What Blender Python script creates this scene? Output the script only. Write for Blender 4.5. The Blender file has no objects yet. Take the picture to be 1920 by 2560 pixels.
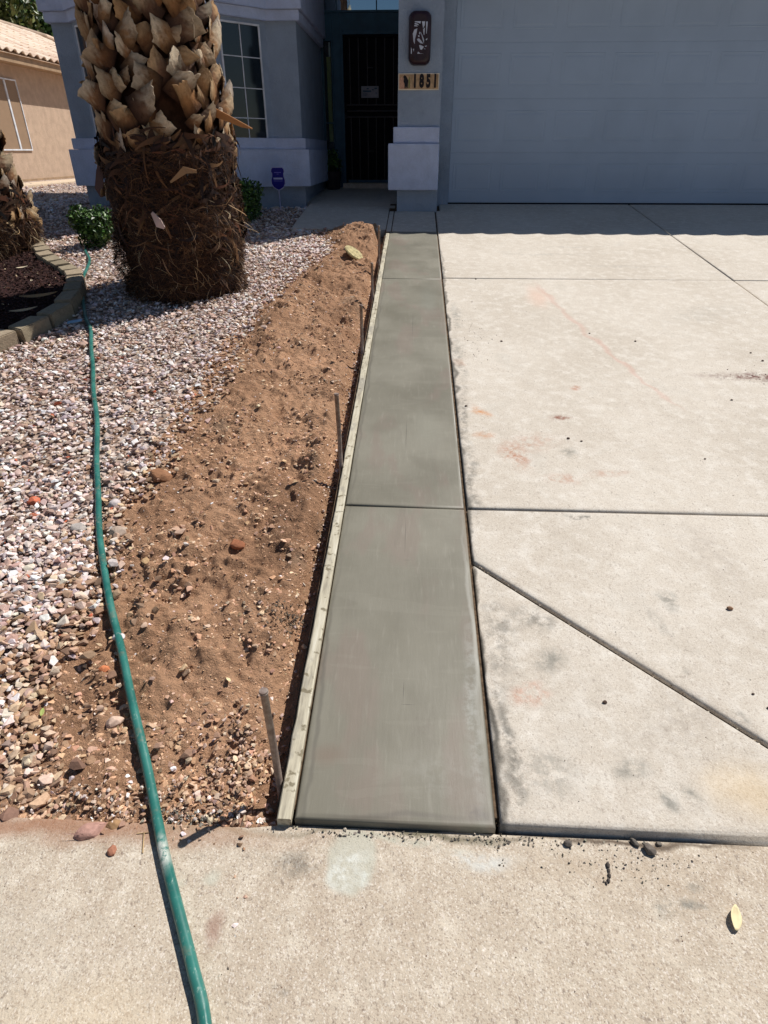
import bpy, bmesh, math, random
import numpy as np
from mathutils import Vector, Matrix
random.seed(7)
RG = np.random.default_rng(11)
SC = bpy.context.scene
COL = SC.collection
S = 0.1115                       # slope of the driveway and the yard, rising towards the house
EYE = 1.62

# ------------------------------------------------------------------ camera, light, exposure
cd = bpy.data.cameras.new('camera'); cam = bpy.data.objects.new('camera', cd); COL.objects.link(cam)
cd.sensor_fit = 'VERTICAL'; cd.sensor_height = 36; cd.sensor_width = 27
cd.lens = 36*1530/2560; cd.clip_start = 0.05; cd.clip_end = 900
cam.location = (0, 0, EYE)
cam.rotation_euler = (math.radians(90-30.53), 0, math.radians(2.63))
SC.camera = cam
SUNV = Vector((0.565, 0.485, 1.0)).normalized()
w = bpy.data.worlds.new('World'); SC.world = w; w.use_nodes = True
wn = w.node_tree; bg = wn.nodes['Background']
sky = wn.nodes.new('ShaderNodeTexSky'); sky.sky_type = 'NISHITA'; sky.sun_disc = False
sky.sun_elevation = math.asin(SUNV.z); sky.sun_rotation = math.atan2(SUNV.x, SUNV.y)
sky.air_density = 1.0; sky.dust_density = 0.3; sky.ozone_density = 2.5
wn.links.new(sky.outputs[0], bg.inputs[0]); bg.inputs[1].default_value = 0.053
sl = bpy.data.lights.new('sun', 'SUN'); sl.energy = 4.7; sl.angle = math.radians(0.5); sl.color = (1.0, 0.955, 0.90)
so = bpy.data.objects.new('sun', sl); COL.objects.link(so); so.location = (6, 4, 12)
so.rotation_euler = SUNV.to_track_quat('Z', 'Y').to_euler()
SC.view_settings.view_transform = 'Standard'; SC.view_settings.look = 'None'
SC.view_settings.exposure = 0.22; SC.view_settings.gamma = 1.0; SC.view_settings.use_curve_mapping = False

# ------------------------------------------------------------------ helpers
def srgb(*c):
    return tuple(((v/255)/12.92 if v/255 <= .04045 else ((v/255+.055)/1.055)**2.4) for v in c) + (1.0,)
def tag(o, label=None, cat=None, group=None, kind=None):
    if label: o['label'] = label
    if cat: o['category'] = cat
    if group: o['group'] = group
    if kind: o['kind'] = kind
    return o
def empty(name, loc=(0, 0, 0), label=None, cat=None, group=None, kind=None, parent=None):
    o = bpy.data.objects.new(name, None); o.empty_display_size = .1; COL.objects.link(o); o.location = loc
    if parent: o.parent = parent
    return tag(o, label, cat, group, kind)
def link(name, me, mat=None, parent=None, loc=None):
    o = bpy.data.objects.new(name, me); COL.objects.link(o)
    if mat: 
        if not me.materials: me.materials.append(mat)
    if parent:
        o.parent = parent
        if loc is None: o.location = -Vector(parent.location)     # geometry written in world coordinates
    if loc is not None: o.location = loc
    return o
def from_bm(name, bm, mat, parent=None, loc=None, smooth=False):
    me = bpy.data.meshes.new(name); bm.normal_update(); bm.to_mesh(me); bm.free()
    if smooth: me.polygons.foreach_set('use_smooth', [True]*len(me.polygons))
    return link(name, me, mat, parent, loc)
def box_bm(bm, x0, x1, y0, y1, z0, z1, bev=0):
    vs = [bm.verts.new((x, y, z)) for z in (z0, z1) for (x, y) in ((x0, y0), (x1, y0), (x1, y1), (x0, y1))]
    fs = [(3, 2, 1, 0), (4, 5, 6, 7), (0, 1, 5, 4), (1, 2, 6, 5), (2, 3, 7, 6), (3, 0, 4, 7)]
    faces = [bm.faces.new([vs[i] for i in f]) for f in fs]
    if bev:
        es = {e for f in faces for e in f.edges}
        bmesh.ops.bevel(bm, geom=list(es), offset=bev, segments=2, profile=.6, affect='EDGES')
    return bm
def box(name, x0, x1, y0, y1, z0, z1, mat, parent=None, bev=0):
    return from_bm(name, box_bm(bmesh.new(), x0, x1, y0, y1, z0, z1, bev), mat, parent)
def prism_bm(bm, pts, z0, z1):
    """vertical prism over a polygon (CCW)"""
    lo = [bm.verts.new((x, y, z0)) for x, y in pts]; hi = [bm.verts.new((x, y, z1)) for x, y in pts]
    bm.faces.new(hi); bm.faces.new(lo[::-1])
    n = len(pts)
    for i in range(n):
        j = (i+1) % n
        bm.faces.new((lo[i], lo[j], hi[j], hi[i]))
    return bm
def arr_mesh(name, V, F, col=None, smooth=False):
    me = bpy.data.meshes.new(name)
    V = np.asarray(V, np.float32); F = np.asarray(F, np.int32); k = F.shape[1]
    me.vertices.add(len(V)); me.vertices.foreach_set('co', V.ravel())
    me.loops.add(F.size); me.loops.foreach_set('vertex_index', F.ravel())
    me.polygons.add(len(F)); me.polygons.foreach_set('loop_start', np.arange(len(F), dtype=np.int32)*k)
    try: me.polygons.foreach_set('loop_total', np.full(len(F), k, np.int32))
    except Exception: pass
    if col is not None:
        a = me.color_attributes.new('col', 'FLOAT_COLOR', 'POINT')
        c = np.ones((len(V), 4), np.float32); c[:, :3] = col
        a.data.foreach_set('color', c.ravel())
    me.update(calc_edges=True)
    me.polygons.foreach_set('use_smooth', np.full(len(F), smooth))
    me.validate()
    return me

# value noise (numpy), used for the terrain
def vnoise(x, y, seed=0):
    x = np.asarray(x, float); y = np.asarray(y, float)
    xi = np.floor(x).astype(np.int64); yi = np.floor(y).astype(np.int64); fx = x-xi; fy = y-yi
    fx = fx*fx*(3-2*fx); fy = fy*fy*(3-2*fy)
    def h(a, b):
        n = (a*374761393 + b*668265263 + seed*982451653) & 0xffffffff
        n = ((n ^ (n >> 13))*1274126177) & 0xffffffff
        return ((n ^ (n >> 16)) & 0xffff)/65535.0
    return (h(xi, yi)*(1-fx)+h(xi+1, yi)*fx)*(1-fy)+(h(xi, yi+1)*(1-fx)+h(xi+1, yi+1)*fx)*fy
def fbm(x, y, f, oct=4, seed=0, gain=.5):
    s = 0; a = 1; t = 0
    for i in range(oct):
        s = s + a*(vnoise(x*f+17*i, y*f-9*i, seed+i)-.5); t += a; a *= gain; f *= 2.03
    return s/t*2
def sstep(a, b, x): 
    t = np.clip((x-a)/(b-a), 0, 1); return t*t*(3-2*t)

# ------------------------------------------------------------------ materials
class NT:
    def __init__(s, name):
        s.m = bpy.data.materials.new(name); s.m.use_nodes = True; s.t = s.m.node_tree
        s.b = s.t.nodes['Principled BSDF']; s.b.inputs['Specular IOR Level'].default_value = .3
        s.b.inputs['Roughness'].default_value = .85
    def n(s, typ, **kw):
        o = s.t.nodes.new(typ)
        for k, v in kw.items():
            if k.startswith('i_'):
                key = k[2:]
                o.inputs[int(key) if key.isdigit() else key.replace('_', ' ')].default_value = v
            else: setattr(o, k, v)
        return o
    def l(s, a, b): s.t.links.new(a, b)
    def pos(s):
        if not hasattr(s, '_p'): s._p = s.n('ShaderNodeNewGeometry').outputs['Position']
        return s._p
    def noise(s, scale, detail=4, rough=.55, vec=None, stretch=None, dist=0):
        v = vec or s.pos()
        if stretch:
            mp = s.n('ShaderNodeMapping'); mp.inputs['Scale'].default_value = stretch; s.l(v, mp.inputs[0]); v = mp.outputs[0]
        o = s.n('ShaderNodeTexNoise'); o.inputs['Scale'].default_value = scale; o.inputs['Detail'].default_value = detail
        o.inputs['Roughness'].default_value = rough; o.inputs['Distortion'].default_value = dist; s.l(v, o.inputs['Vector']); return o.outputs['Fac']
    def voro(s, scale, feature='F1', out='Distance', vec=None, rnd=1):
        o = s.n('ShaderNodeTexVoronoi'); o.feature = feature; o.inputs['Scale'].default_value = scale
        o.inputs['Randomness'].default_value = rnd
        s.l(vec or s.pos(), o.inputs['Vector']); return o.outputs[out]
    def ramp(s, fac, stops):
        o = s.n('ShaderNodeValToRGB'); e = o.color_ramp.elements
        while len(e) < len(stops): e.new(.5)
        for q, (p, c) in zip(e, stops):
            q.position = p; q.color = c if len(c) == 4 else tuple(c)+(1,)
        s.l(fac, o.inputs[0]); return o.outputs[0]
    def rng(s, fac, a, b, c=0, d=1):
        o = s.n('ShaderNodeMapRange'); o.interpolation_type = 'SMOOTHSTEP'
        for i, v in enumerate((a, b, c, d)): o.inputs[i+1].default_value = v
        s.l(fac, o.inputs[0]); return o.outputs[0]
    def mix(s, fac, a, b, mode='MIX'):
        o = s.n('ShaderNodeMix'); o.data_type = 'RGBA'; o.blend_type = mode
        if isinstance(fac, (int, float)): o.inputs[0].default_value = fac
        else: s.l(fac, o.inputs[0])
        for i, v in ((6, a), (7, b)):
            if isinstance(v, tuple): o.inputs[i].default_value = v if len(v) == 4 else v+(1,)
            else: s.l(v, o.inputs[i])
        return o.outputs[2]
    def math(s, op, a, b=None):
        o = s.n('ShaderNodeMath'); o.operation = op
        for i, v in enumerate((a, b)):
            if v is None: continue
            if isinstance(v, (int, float)): o.inputs[i].default_value = v
            else: s.l(v, o.inputs[i])
        return o.outputs[0]
    def bump(s, h, strength=.5, dist=.005, prev=None):
        o = s.n('ShaderNodeBump'); o.inputs['Strength'].default_value = strength; o.inputs['Distance'].default_value = dist
        s.l(h, o.inputs['Height'])
        if prev: s.l(prev, o.inputs['Normal'])
        return o.outputs[0]
    def done(s, col=None, rough=None, nrm=None, spec=None, metal=None):
        b = s.b
        for key, v in (('Base Color', col), ('Roughness', rough), ('Normal', nrm), ('Specular IOR Level', spec), ('Metallic', metal)):
            if v is None: continue
            if isinstance(v, (int, float)): b.inputs[key].default_value = v
            elif isinstance(v, tuple): b.inputs[key].default_value = v if len(v) == 4 else v+(1,)
            else: s.l(v, b.inputs[key])
        return s.m
    def warped(s, scale=6, amt=.08):
        o = s.n('ShaderNodeTexNoise'); o.inputs['Scale'].default_value = scale; o.inputs['Detail'].default_value = 5
        s.l(s.pos(), o.inputs['Vector'])
        a = s.n('ShaderNodeVectorMath'); a.operation = 'MULTIPLY_ADD'
        s.l(o.outputs['Color'], a.inputs[0]); a.inputs[1].default_value = (amt*2,)*3; a.inputs[2].default_value = (-amt,)*3
        b = s.n('ShaderNodeVectorMath'); b.operation = 'ADD'; s.l(s.pos(), b.inputs[0]); s.l(a.outputs[0], b.inputs[1])
        return b.outputs[0]
    def stain(s, base, wp, x, y, rx, ry, rot, color, strength, soft=.9, brk=None):
        mp = s.n('ShaderNodeMapping'); mp.vector_type = 'TEXTURE'
        mp.inputs['Location'].default_value = (x, y, 0); mp.inputs['Rotation'].default_value = (0, 0, math.radians(rot))
        mp.inputs['Scale'].default_value = (rx, ry, 1e5); s.l(wp, mp.inputs[0])
        ln = s.n('ShaderNodeVectorMath'); ln.operation = 'LENGTH'; s.l(mp.outputs[0], ln.inputs[0])
        f = s.rng(ln.outputs['Value'], 1.0, 1-soft, 0, strength)
        if brk: f = s.math('MULTIPLY', f, brk)
        return s.mix(f, base, color)

def plain(name, col, rough=.7, spec=.3, metal=0, bscale=None, bstr=.3, var=.15, vscale=6):
    q = NT(name)
    n = q.noise(vscale, 5)
    c = q.mix(q.rng(n, .3, .7), tuple(v*(1-var) for v in col[:3]), tuple(min(1, v*(1+var)) for v in col[:3]))
    nr = q.bump(q.noise(bscale, 4), bstr, .003) if bscale else None
    return q.done(c, rough, nr, spec, metal)

def concrete(name, base, light, dark, speck=1.0, stains=(), grit=260, wet=False, tint=None):
    q = NT(name); wp = q.warped(5, .07)
    big = q.noise(1.3, 6, .6); mid = q.noise(14, 5, .65); fine = q.noise(grit, 3, .7)
    c = q.mix(q.rng(big, .35, .68), dark, base)
    c = q.mix(q.rng(mid, .42, .75), c, light)
    # exposed grains: pale and brown flecks
    v = q.voro(290, out='Color'); vr = q.n('ShaderNodeSeparateColor'); q.l(v, vr.inputs[0])
    c = q.mix(q.math('MULTIPLY', q.rng(vr.outputs[0], .80, .86), .30*speck), c, srgb(134, 112, 96))
    c = q.mix(q.math('MULTIPLY', q.rng(vr.outputs[1], .84, .9), .24*speck), c, srgb(238, 232, 220))
    c = q.mix(q.math('MULTIPLY', q.rng(q.noise(95, 3, .6, stretch=(1, .55, 1)), .60, .70), .42*speck), c, srgb(118, 102, 92))
    c = q.mix(q.math('MULTIPLY', q.rng(q.noise(130, 3, .6, stretch=(1, .55, 1)), .60, .70), .42*speck), c, srgb(226, 216, 204))
    c = q.mix(q.math('MULTIPLY', q.rng(q.noise(2.6, 7, .68), .56, .68), .2), c, srgb(164, 158, 146))
    c = q.mix(q.math('MULTIPLY', q.rng(q.noise(9, 7, .72, stretch=(1, 2.2, 1)), .56, .68), .2), c, tuple(x*.66 for x in base[:3]))
    c = q.mix(q.math('MULTIPLY', q.rng(fine, .5, .72), .5*speck), c, tuple(x*.72 for x in base[:3]))
    brk = q.rng(q.noise(22, 6, .7), .38, .62)
    for st in stains:
        x, y, rx, ry, rot, colr, k = st[:7]
        c = q.stain(c, wp, x, y, rx*1.15, ry*1.15, rot, colr, min(1, k*1.25), soft=st[8] if len(st) > 8 else .9, brk=brk if (len(st) > 7 and st[7]) else None)
    h = q.math('ADD', q.math('MULTIPLY', fine, .5), q.math('MULTIPLY', q.noise(70, 4, .6), .7))
    nr = q.bump(h, .55*speck+.1, .0035)
    nr = q.bump(q.noise(4, 3), .25, .02, nr)
    return q.done(c, .9, nr, .2)

RUST = srgb(170, 112, 82); GREY = srgb(128, 126, 118); DGREY = srgb(86, 84, 78); MAR = srgb(104, 66, 60)
drive_stains = [
    (1.12, 5.3, .035, .45, 9, srgb(196, 162, 146), .42), (1.20, 4.72, .035, .4, 9, srgb(196, 162, 146), .42), (1.29, 4.25, .03, .33, 12, srgb(196, 162, 146), .45),
    (1.37, 3.9, .026, .3, 12, srgb(196, 162, 146), .45), (1.45, 3.55, .025, .27, 13, srgb(196, 162, 146), .36), (1.02, 5.3, .12, .35, 0, srgb(214, 180, 160), .4),
    (2.12, 3.79, .24, .085, 0, MAR, .75, 1), (1.95, 3.77, .3, .06, 0, MAR, .4, 1), (2.3, 3.75, .2, .1, 0, MAR, .7, 1),
    (.985, 3.575, .06, .04, 20, RUST, .6, 1), (.822, 3.208, .07, .05, 10, srgb(130, 80, 62), .75, 1), (.395, 3.26, .05, .1, 30, srgb(196, 140, 96), .7, 1),
    (.516, 2.80, .09, .17, 15, RUST, .62, 1), (.62, 2.94, .16, .12, 15, RUST, .4, 1), (.72, 2.6, .1, .06, 0, RUST, .45, 1), (.80, 2.84, .055, .06, 0, GREY, .6, 1),
    (.315, 3.93, .06, .08, 0, srgb(205, 165, 140), .6, 1), (.95, 2.66, .14, .03, 10, RUST, .35, 1), (.4, 3.0, .06, .05, 0, srgb(190, 140, 105), .5, 1),
    (.33, 4.8, .05, .35, 0, GREY, .5, 1), (.31, 4.0, .05, .5, 0, GREY, .5, 1), (.30, 3.1, .035, .6, 0, DGREY, .5, 1), (.295, 2.5, .035, .3, 0, DGREY, .5, 1),
    (.736, 2.305, .09, .018, -3, DGREY, .7, 1), (.957, 1.813, .045, .075, 10, GREY, .55, 1), (.9, 1.7, .03, .1, 12, GREY, .35, 1),
    (.45, 1.71, .1, .09, 0, DGREY, .5, 1), (.47, 1.5, .07, .05, 10, GREY, .6, 1), (.40, 1.37, .07, .05, 20, srgb(190, 130, 104), .5, 1),
    (.33, 1.6, .06, .3, 0, DGREY, .42, 1), (.30, 1.2, .035, .3, 0, DGREY, .55, 1), (.4, 1.12, .12, .1, 0, GREY, .45, 1),
    (.64, 1.12, .07, .035, 10, GREY, .65, 1), (.726, 1.05, .045, .03, -30, GREY, .65, 1), (.80, 1.07, .05, .02, -30, GREY, .6, 1), (.94, 1.1, .13, .1, 0, srgb(214, 186, 140), .3),
    (1.02, 1.33, .05, .03, -40, GREY, .6, 1), (.9, 1.5, .05, .03, -40, GREY, .35, 1), (.262, 1.6, .018, 1.2, 0, srgb(60, 58, 52), .7), (.262, 4.2, .02, 3.5, 0, srgb(70, 68, 62), .6),
    (1.6, 6.9, .6, .03, 2, srgb(150, 148, 140), .35, 1), (1.3, 6.6, .5, .05, 0, srgb(160, 156, 148), .35, 1), (2.0, 6.2, .6, .05, 0, srgb(160, 156, 148), .3, 1), (2.2, 4.9, .5, .2, 30, srgb(170, 165, 155), .3, 1),
    (1.9, 2.9, .3, .2, 30, srgb(176, 166, 152), .3, 1), (.8, 1.3, .25, .1, 40, srgb(160, 150, 138), .35, 1), (1.2, 2.1, .12, .3, 15, srgb(170, 160, 148), .3, 1)]
walk_stains = [
    (-.135, .885, .07, .07, 4, srgb(182, 180, 164), .62, 0, .3), (-.15, .86, .055, .05, 0, srgb(216, 218, 210), .8, 1), (-.09, .85, .03, .04, 0, srgb(206, 208, 198), .7, 1), (.2, .905, .14, .03, -4, srgb(205, 205, 198), .75, 1), (.02, .925, .2, .02, 0, srgb(178, 176, 160), .7, 1),
    (-.27, .87, .075, .05, 0, DGREY, .42, 1), (.638, .82, .05, .035, 20, GREY, .7, 1), (.70, .81, .05, .02, -30, GREY, .6, 1), (.73, .86, .03, .02, 0, GREY, .6, 1),
    (-.231, .6, .03, .022, 0, DGREY, .55, 1), (-.42, .70, .03, .05, -15, srgb(150, 118, 104), .55), (-.46, .81, .03, .03, 30, srgb(190, 188, 172), .6), (-.53, .79, .03, .02, 30, srgb(190, 188, 172), .5),
    (-.9, .93, .7, .05, 0, srgb(150, 104, 76), .6), (-.5, .955, .25, .02, 0, srgb(150, 122, 96), .6), (-.6, .5, .3, .12, 0, srgb(206, 186, 154), .25), (.5, .88, .35, .06, 0, srgb(176, 158, 136), .5, 1),
    (.6, .965, .45, .012, 0, srgb(90, 76, 64), .7), (0, .962, .4, .016, 0, srgb(110, 104, 86), .75)]
M = {}
M['drive'] = concrete('driveway_concrete', srgb(206, 197, 183), srgb(215, 208, 196), srgb(193, 183, 168), .9, drive_stains)
M['walk'] = concrete('sidewalk_concrete', srgb(194, 181, 162), srgb(207, 196, 178), srgb(180, 165, 146), 1.5, walk_stains)
def wet():
    q = NT('fresh_concrete'); wp = q.warped(4, .03)
    c = q.mix(q.rng(q.noise(2.2, 5, .55), .35, .65), srgb(116, 112, 98), srgb(128, 124, 110))
    c = q.mix(q.math('MULTIPLY', q.rng(q.noise(5, 4, .5, stretch=(1, .35, 1)), .52, .62), .5), c, srgb(126, 112, 101))
    c = q.mix(q.math('MULTIPLY', q.rng(q.noise(60, 3, .6, stretch=(1, .07, 1)), .56, .76), .26), c, srgb(150, 146, 133))
    c = q.mix(q.math('MULTIPLY', q.rng(q.noise(16, 3, .5, stretch=(1, .12, 1), dist=.6), .58, .66), .14), c, srgb(106, 101, 90))
    c = q.mix(q.math('MULTIPLY', q.rng(q.noise(7, 3, .5, stretch=(.3, 1.6, 1), dist=1.2), .60, .64), .10), c, srgb(146, 142, 128))
    c = q.mix(q.math('MULTIPLY', q.rng(q.noise(330, 3, .7), .6, .8), .35), c, srgb(96, 90, 80))
    brk = q.rng(q.noise(22, 6, .7), .38, .62)
    for st in ((.215, 1.35, .035, .5, 0, srgb(160, 160, 152), .6, 1), (.232, 1.7, .012, .7, 0, srgb(176, 174, 164), .45), (-.265, 1.3, .012, .9, 0, srgb(92, 88, 78), .6), (-.262, 4, .012, 3, 0, srgb(92, 88, 78), .55),
               (-.22, 1.15, .07, .05, 0, srgb(116, 98, 84), .5), (.2, 1.0, .07, .035, 0, srgb(96, 90, 84), .6, 1), (0, .985, .3, .014, 0, srgb(92, 86, 78), .5), (.07, 1.25, .07, .14, 8, srgb(112, 106, 94), .5, 1),
               (.1, 1.1, .16, .12, 0, srgb(150, 148, 138), .3, 1), (.09, 3.05, .13, .35, 0, srgb(132, 130, 116), .5), (.12, 5.2, .1, .55, 0, srgb(128, 128, 116), .5),
               (-.02, 3.0, .0025, .22, 0, srgb(82, 78, 70), .8), (-.01, 2.15, .002, .16, 0, srgb(84, 80, 72), .7), (.0, 4.6, .0028, .35, 0, srgb(84, 80, 72), .7), (.012, 1.33, .03, .0016, 0, srgb(80, 76, 68), .8), (-.002, 1.38, .0016, .05, 0, srgb(80, 76, 68), .8),
               (-.02, 3.27, .05, .003, 0, srgb(160, 158, 146), .35), (.0, 2.0, .02, .0016, 0, srgb(80, 76, 68), .7)):
        x, y, rx, ry, rot, colr, k = st[:7]
        c = q.stain(c, wp if rx > .01 and ry > .01 else q.pos(), x, y, rx, ry, rot, colr, k, brk=brk if len(st) > 7 else None)
    h = q.math('ADD', q.noise(60, 3, .6, stretch=(1, .1, 1)), q.math('MULTIPLY', q.noise(300, 3, .7), .4))
    nr = q.bump(h, .22, .002); nr = q.bump(q.noise(5, 2), .2, .012, nr)
    return q.done(c, q.rng(q.noise(3, 4), .3, .7, .42, .68), nr, .45)
M['wet'] = wet()
def attr_mat(name, rough=.85, bscale=220, bstr=.4, spec=.25, dust=None):
    q = NT(name); a = q.n('ShaderNodeAttribute'); a.attribute_name = 'col'
    n = q.noise(bscale, 4, .6)
    c = q.mix(q.math('MULTIPLY', q.rng(n, .35, .7), .35), a.outputs['Color'], q.mix(1, a.outputs['Color'], (.45, .4, .38, 1), 'MULTIPLY'))
    return q.done(c, rough, q.bump(n, bstr, .002), spec)
M['stone'] = attr_mat('crushed_stone', .8, 120, .6)
M['soil_bit'] = attr_mat('soil_bits', .95, 200, .6, .15)
M['fibre'] = attr_mat('palm_fibre', .7, 90, .4, .25)
M['leafm'] = attr_mat('leaf_green', .45, 60, .15, .45)
def soil():
    q = NT('bare_soil'); wp = q.warped(5, .1)
    c = q.ramp(q.noise(2.1, 6, .62), [(.30, srgb(132, 102, 80)), (.42, srgb(164, 126, 98)), (.56, srgb(188, 148, 117)), (.72, srgb(208, 163, 129))])
    c = q.mix(q.math('MULTIPLY', q.rng(q.noise(60, 5, .7), .45, .75), .5), c, srgb(150, 118, 92))
    c = q.mix(q.math('MULTIPLY', q.rng(q.noise(170, 3, .7), .6, .75), .45), c, srgb(186, 150, 118))
    c = q.mix(q.math('MULTIPLY', q.rng(q.noise(3.1, 4, .6), .6, .72), .4), c, srgb(142, 126, 108))
    h = q.math('ADD', q.math('MULTIPLY', q.noise(34, 7, .72), 1.3), q.math('MULTIPLY', q.noise(150, 4, .7), .5))
    return q.done(c, .95, q.bump(h, 1, .02), .12)
M['soil'] = soil()
def gravel_base():
    q = NT('gravel_ground'); v = q.voro(34, out='Color'); sp = q.n('ShaderNodeSeparateColor'); q.l(v, sp.inputs[0])
    c = q.ramp(sp.outputs[0], [(0, srgb(112, 86, 70)), (.4, srgb(150, 128, 112)), (.7, srgb(178, 160, 148)), (1, srgb(205, 192, 184))])
    return q.done(c, .9, q.bump(q.voro(34), .9, .02), .2)
M['gravel'] = gravel_base()
def stucco(name, col, var=.08):
    q = NT(name); n = q.noise(5, 5, .6)
    c = q.mix(q.rng(n, .3, .7), tuple(v*(1-var) for v in col[:3]), tuple(v*(1+var) for v in col[:3]))
    c = q.mix(q.math('MULTIPLY', q.rng(q.noise(60, 3), .5, .7), .18), c, tuple(v*.7 for v in col[:3]))
    c = q.mix(q.math('MULTIPLY', q.rng(q.noise(2.2, 6, .7, stretch=(1, 1, .35)), .5, .7), .22), c, tuple(v*.74 for v in col[:3]))
    h = q.math('ADD', q.noise(38, 5, .7), q.math('MULTIPLY', q.noise(120, 3), .5))
    return q.done(c, .88, q.bump(h, .9, .012), .2)
M['wall'] = stucco('blue_grey_stucco', srgb(150, 165, 183))
M['trim'] = stucco('pale_stucco', srgb(190, 203, 229))
M['nwall'] = stucco('tan_stucco', srgb(190, 166, 144), .1)
M['nfascia'] = plain('tan_fascia', srgb(160, 134, 106))
M['gdoor'] = plain('garage_door_paint', srgb(156, 174, 194), .5, .35, bscale=240, bstr=.12, var=.05, vscale=1.5)
M['white'] = plain('white_vinyl', srgb(218, 222, 228), .5)
M['doorframe'] = plain('dark_blue_green_paint', srgb(48, 88, 112), .5)
M['black'] = plain('black_metal', srgb(4, 6, 16), .6, .12)
M['darkglass'] = NT('dark_glass').done(srgb(24, 34, 42), .08, None, .6)
def mirror_glass():
    q = NT('reflective_glass'); q.b.inputs['Base Color'].default_value = (.01, .015, .02, 1); q.b.inputs['Roughness'].default_value = .03
    g = q.n('ShaderNodeBsdfGlossy'); g.inputs['Color'].default_value = (.55, .72, .85, 1); g.inputs['Roughness'].default_value = .02
    mx = q.n('ShaderNodeMixShader'); mx.inputs[0].default_value = .55
    q.l(q.b.outputs[0], mx.inputs[1]); q.l(g.outputs[0], mx.inputs[2])
    q.l(mx.outputs[0], q.t.nodes['Material Output'].inputs[0]); return q.m
M['mirror'] = mirror_glass()
M['roof'] = plain('clay_tile', srgb(206, 182, 160), .85, .2, bscale=70, bstr=.4, var=.14, vscale=3)
M['mulch'] = plain('mulch_soil', srgb(52, 36, 34), .95, .1, bscale=60, bstr=1, var=.4, vscale=30)
def block_mat():
    q = NT('edging_block_concrete'); oi = q.n('ShaderNodeObjectInfo')
    c = q.ramp(oi.outputs['Random'], [(0, srgb(134, 122, 102)), (.5, srgb(152, 140, 118)), (1, srgb(164, 148, 126))])
    c = q.mix(q.math('MULTIPLY', q.rng(q.noise(30, 5, .7), .4, .7), .5), c, srgb(112, 100, 84))
    return q.done(c, .92, q.bump(q.noise(90, 5, .7), .7, .005), .15)
M['block'] = block_mat()
def wood():
    q = NT('weathered_form_wood')
    g = q.noise(55, 5, .6, stretch=(1, .05, 1)); c = q.ramp(g, [(.3, srgb(146, 138, 122)), (.5, srgb(188, 180, 158)), (.72, srgb(208, 202, 184))])
    c = q.mix(q.rng(q.noise(9, 5, .7, stretch=(1, .4, 1)), .5, .62), c, srgb(158, 152, 138))
    c = q.mix(q.math('MULTIPLY', q.rng(q.noise(30, 4), .58, .66), .8), c, srgb(112, 102, 80))
    return q.done(c, .85, q.bump(g, .6, .003), .2)
M['wood'] = wood()
def steel():
    q = NT('rusty_stake_steel'); n = q.noise(40, 5, .65)
    c = q.ramp(n, [(.3, srgb(112, 92, 84)), (.55, srgb(146, 130, 120)), (.75, srgb(176, 168, 158))])
    return q.done(c, .55, q.bump(q.noise(120, 3), .3, .002), .4, .35)
M['steel'] = steel()
def hose_mat():
    q = NT('green_hose_vinyl')
    c = q.mix(q.rng(q.noise(7, 4), .35, .65), srgb(34, 96, 88), srgb(54, 118, 108))
    sc = q.rng(q.noise(85, 5, .75, stretch=(1, .5, 1)), .60, .66)
    c = q.mix(q.math('MULTIPLY', sc, .65), c, srgb(150, 170, 158))
    c = q.mix(q.math('MULTIPLY', q.rng(q.noise(12, 5, .7), .56, .66), .4), c, srgb(128, 124, 104))
    wp = q.warped(30, .02); c = q.stain(c, wp, -.595, .86, .03, .07, 20, srgb(205, 206, 196), .9, brk=q.rng(q.noise(60, 4, .7), .35, .55))
    return q.done(c, q.rng(q.noise(20, 3), .3, .7, .25, .45), q.bump(q.noise(60, 4), .15, .002), .5)
M['hose'] = hose_mat()
def boot_mat():
    q = NT('palm_boot'); a = q.n('ShaderNodeAttribute'); a.attribute_name = 'col'; oi = q.n('ShaderNodeObjectInfo')
    tc = q.n('ShaderNodeTexCoord'); g = q.noise(26, 5, .65, vec=tc.outputs['Object'], stretch=(3, 3, .35))
    c = q.mix(q.math('MULTIPLY', q.rng(g, .42, .7), .5), a.outputs['Color'], q.mix(1, a.outputs['Color'], (.5, .36, .24, 1), 'MULTIPLY'))
    tint = q.ramp(oi.outputs['Random'], [(0, (.7, .58, .48)), (.3, (1.05, .92, .78)), (.7, (1.15, 1.1, 1.04)), (1, (.66, .63, .62))])
    c = q.mix(1, c, tint, 'MULTIPLY')
    c = q.mix(q.math('MULTIPLY', q.rng(q.noise(13, 6, .72), .50, .68), .7), c, q.mix(1, c, (.36, .26, .2, 1), 'MULTIPLY'))
    c = q.mix(q.math('MULTIPLY', q.rng(q.noise(120, 4, .7, vec=tc.outputs['Object'], stretch=(3, 3, .2)), .5, .7), .35), c, q.mix(1, c, (.5, .42, .36, 1), 'MULTIPLY'))
    return q.done(c, .72, q.bump(g, .9, .01), .2)
M['boot'] = boot_mat()
M['bark'] = plain('palm_trunk_core', srgb(52, 34, 24), .95, .1, bscale=30, bstr=1, var=.5, vscale=14)
M['brown'] = plain('bark_brown', srgb(92, 70, 52), .9, .15, bscale=40, bstr=.6)
M['lampbody'] = plain('dark_red_ceramic', srgb(44, 22, 30), .35, .4, var=.4, vscale=9)
M['lampglass'] = plain('frosted_glass', srgb(190, 198, 212), .5)
M['ink'] = plain('black_ink', srgb(24, 20, 24), .6)
M['signblue'] = plain('blue_plastic', srgb(14, 14, 122), .4, var=.05)
M['signwhite'] = plain('white_plastic', srgb(176, 178, 214), .5, var=.03)
M['tile'] = plain('sandstone_plate', srgb(176, 146, 112), .6, var=.25, vscale=25)
M['cream'] = plain('cream_border', srgb(226, 214, 192), .6)
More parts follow.
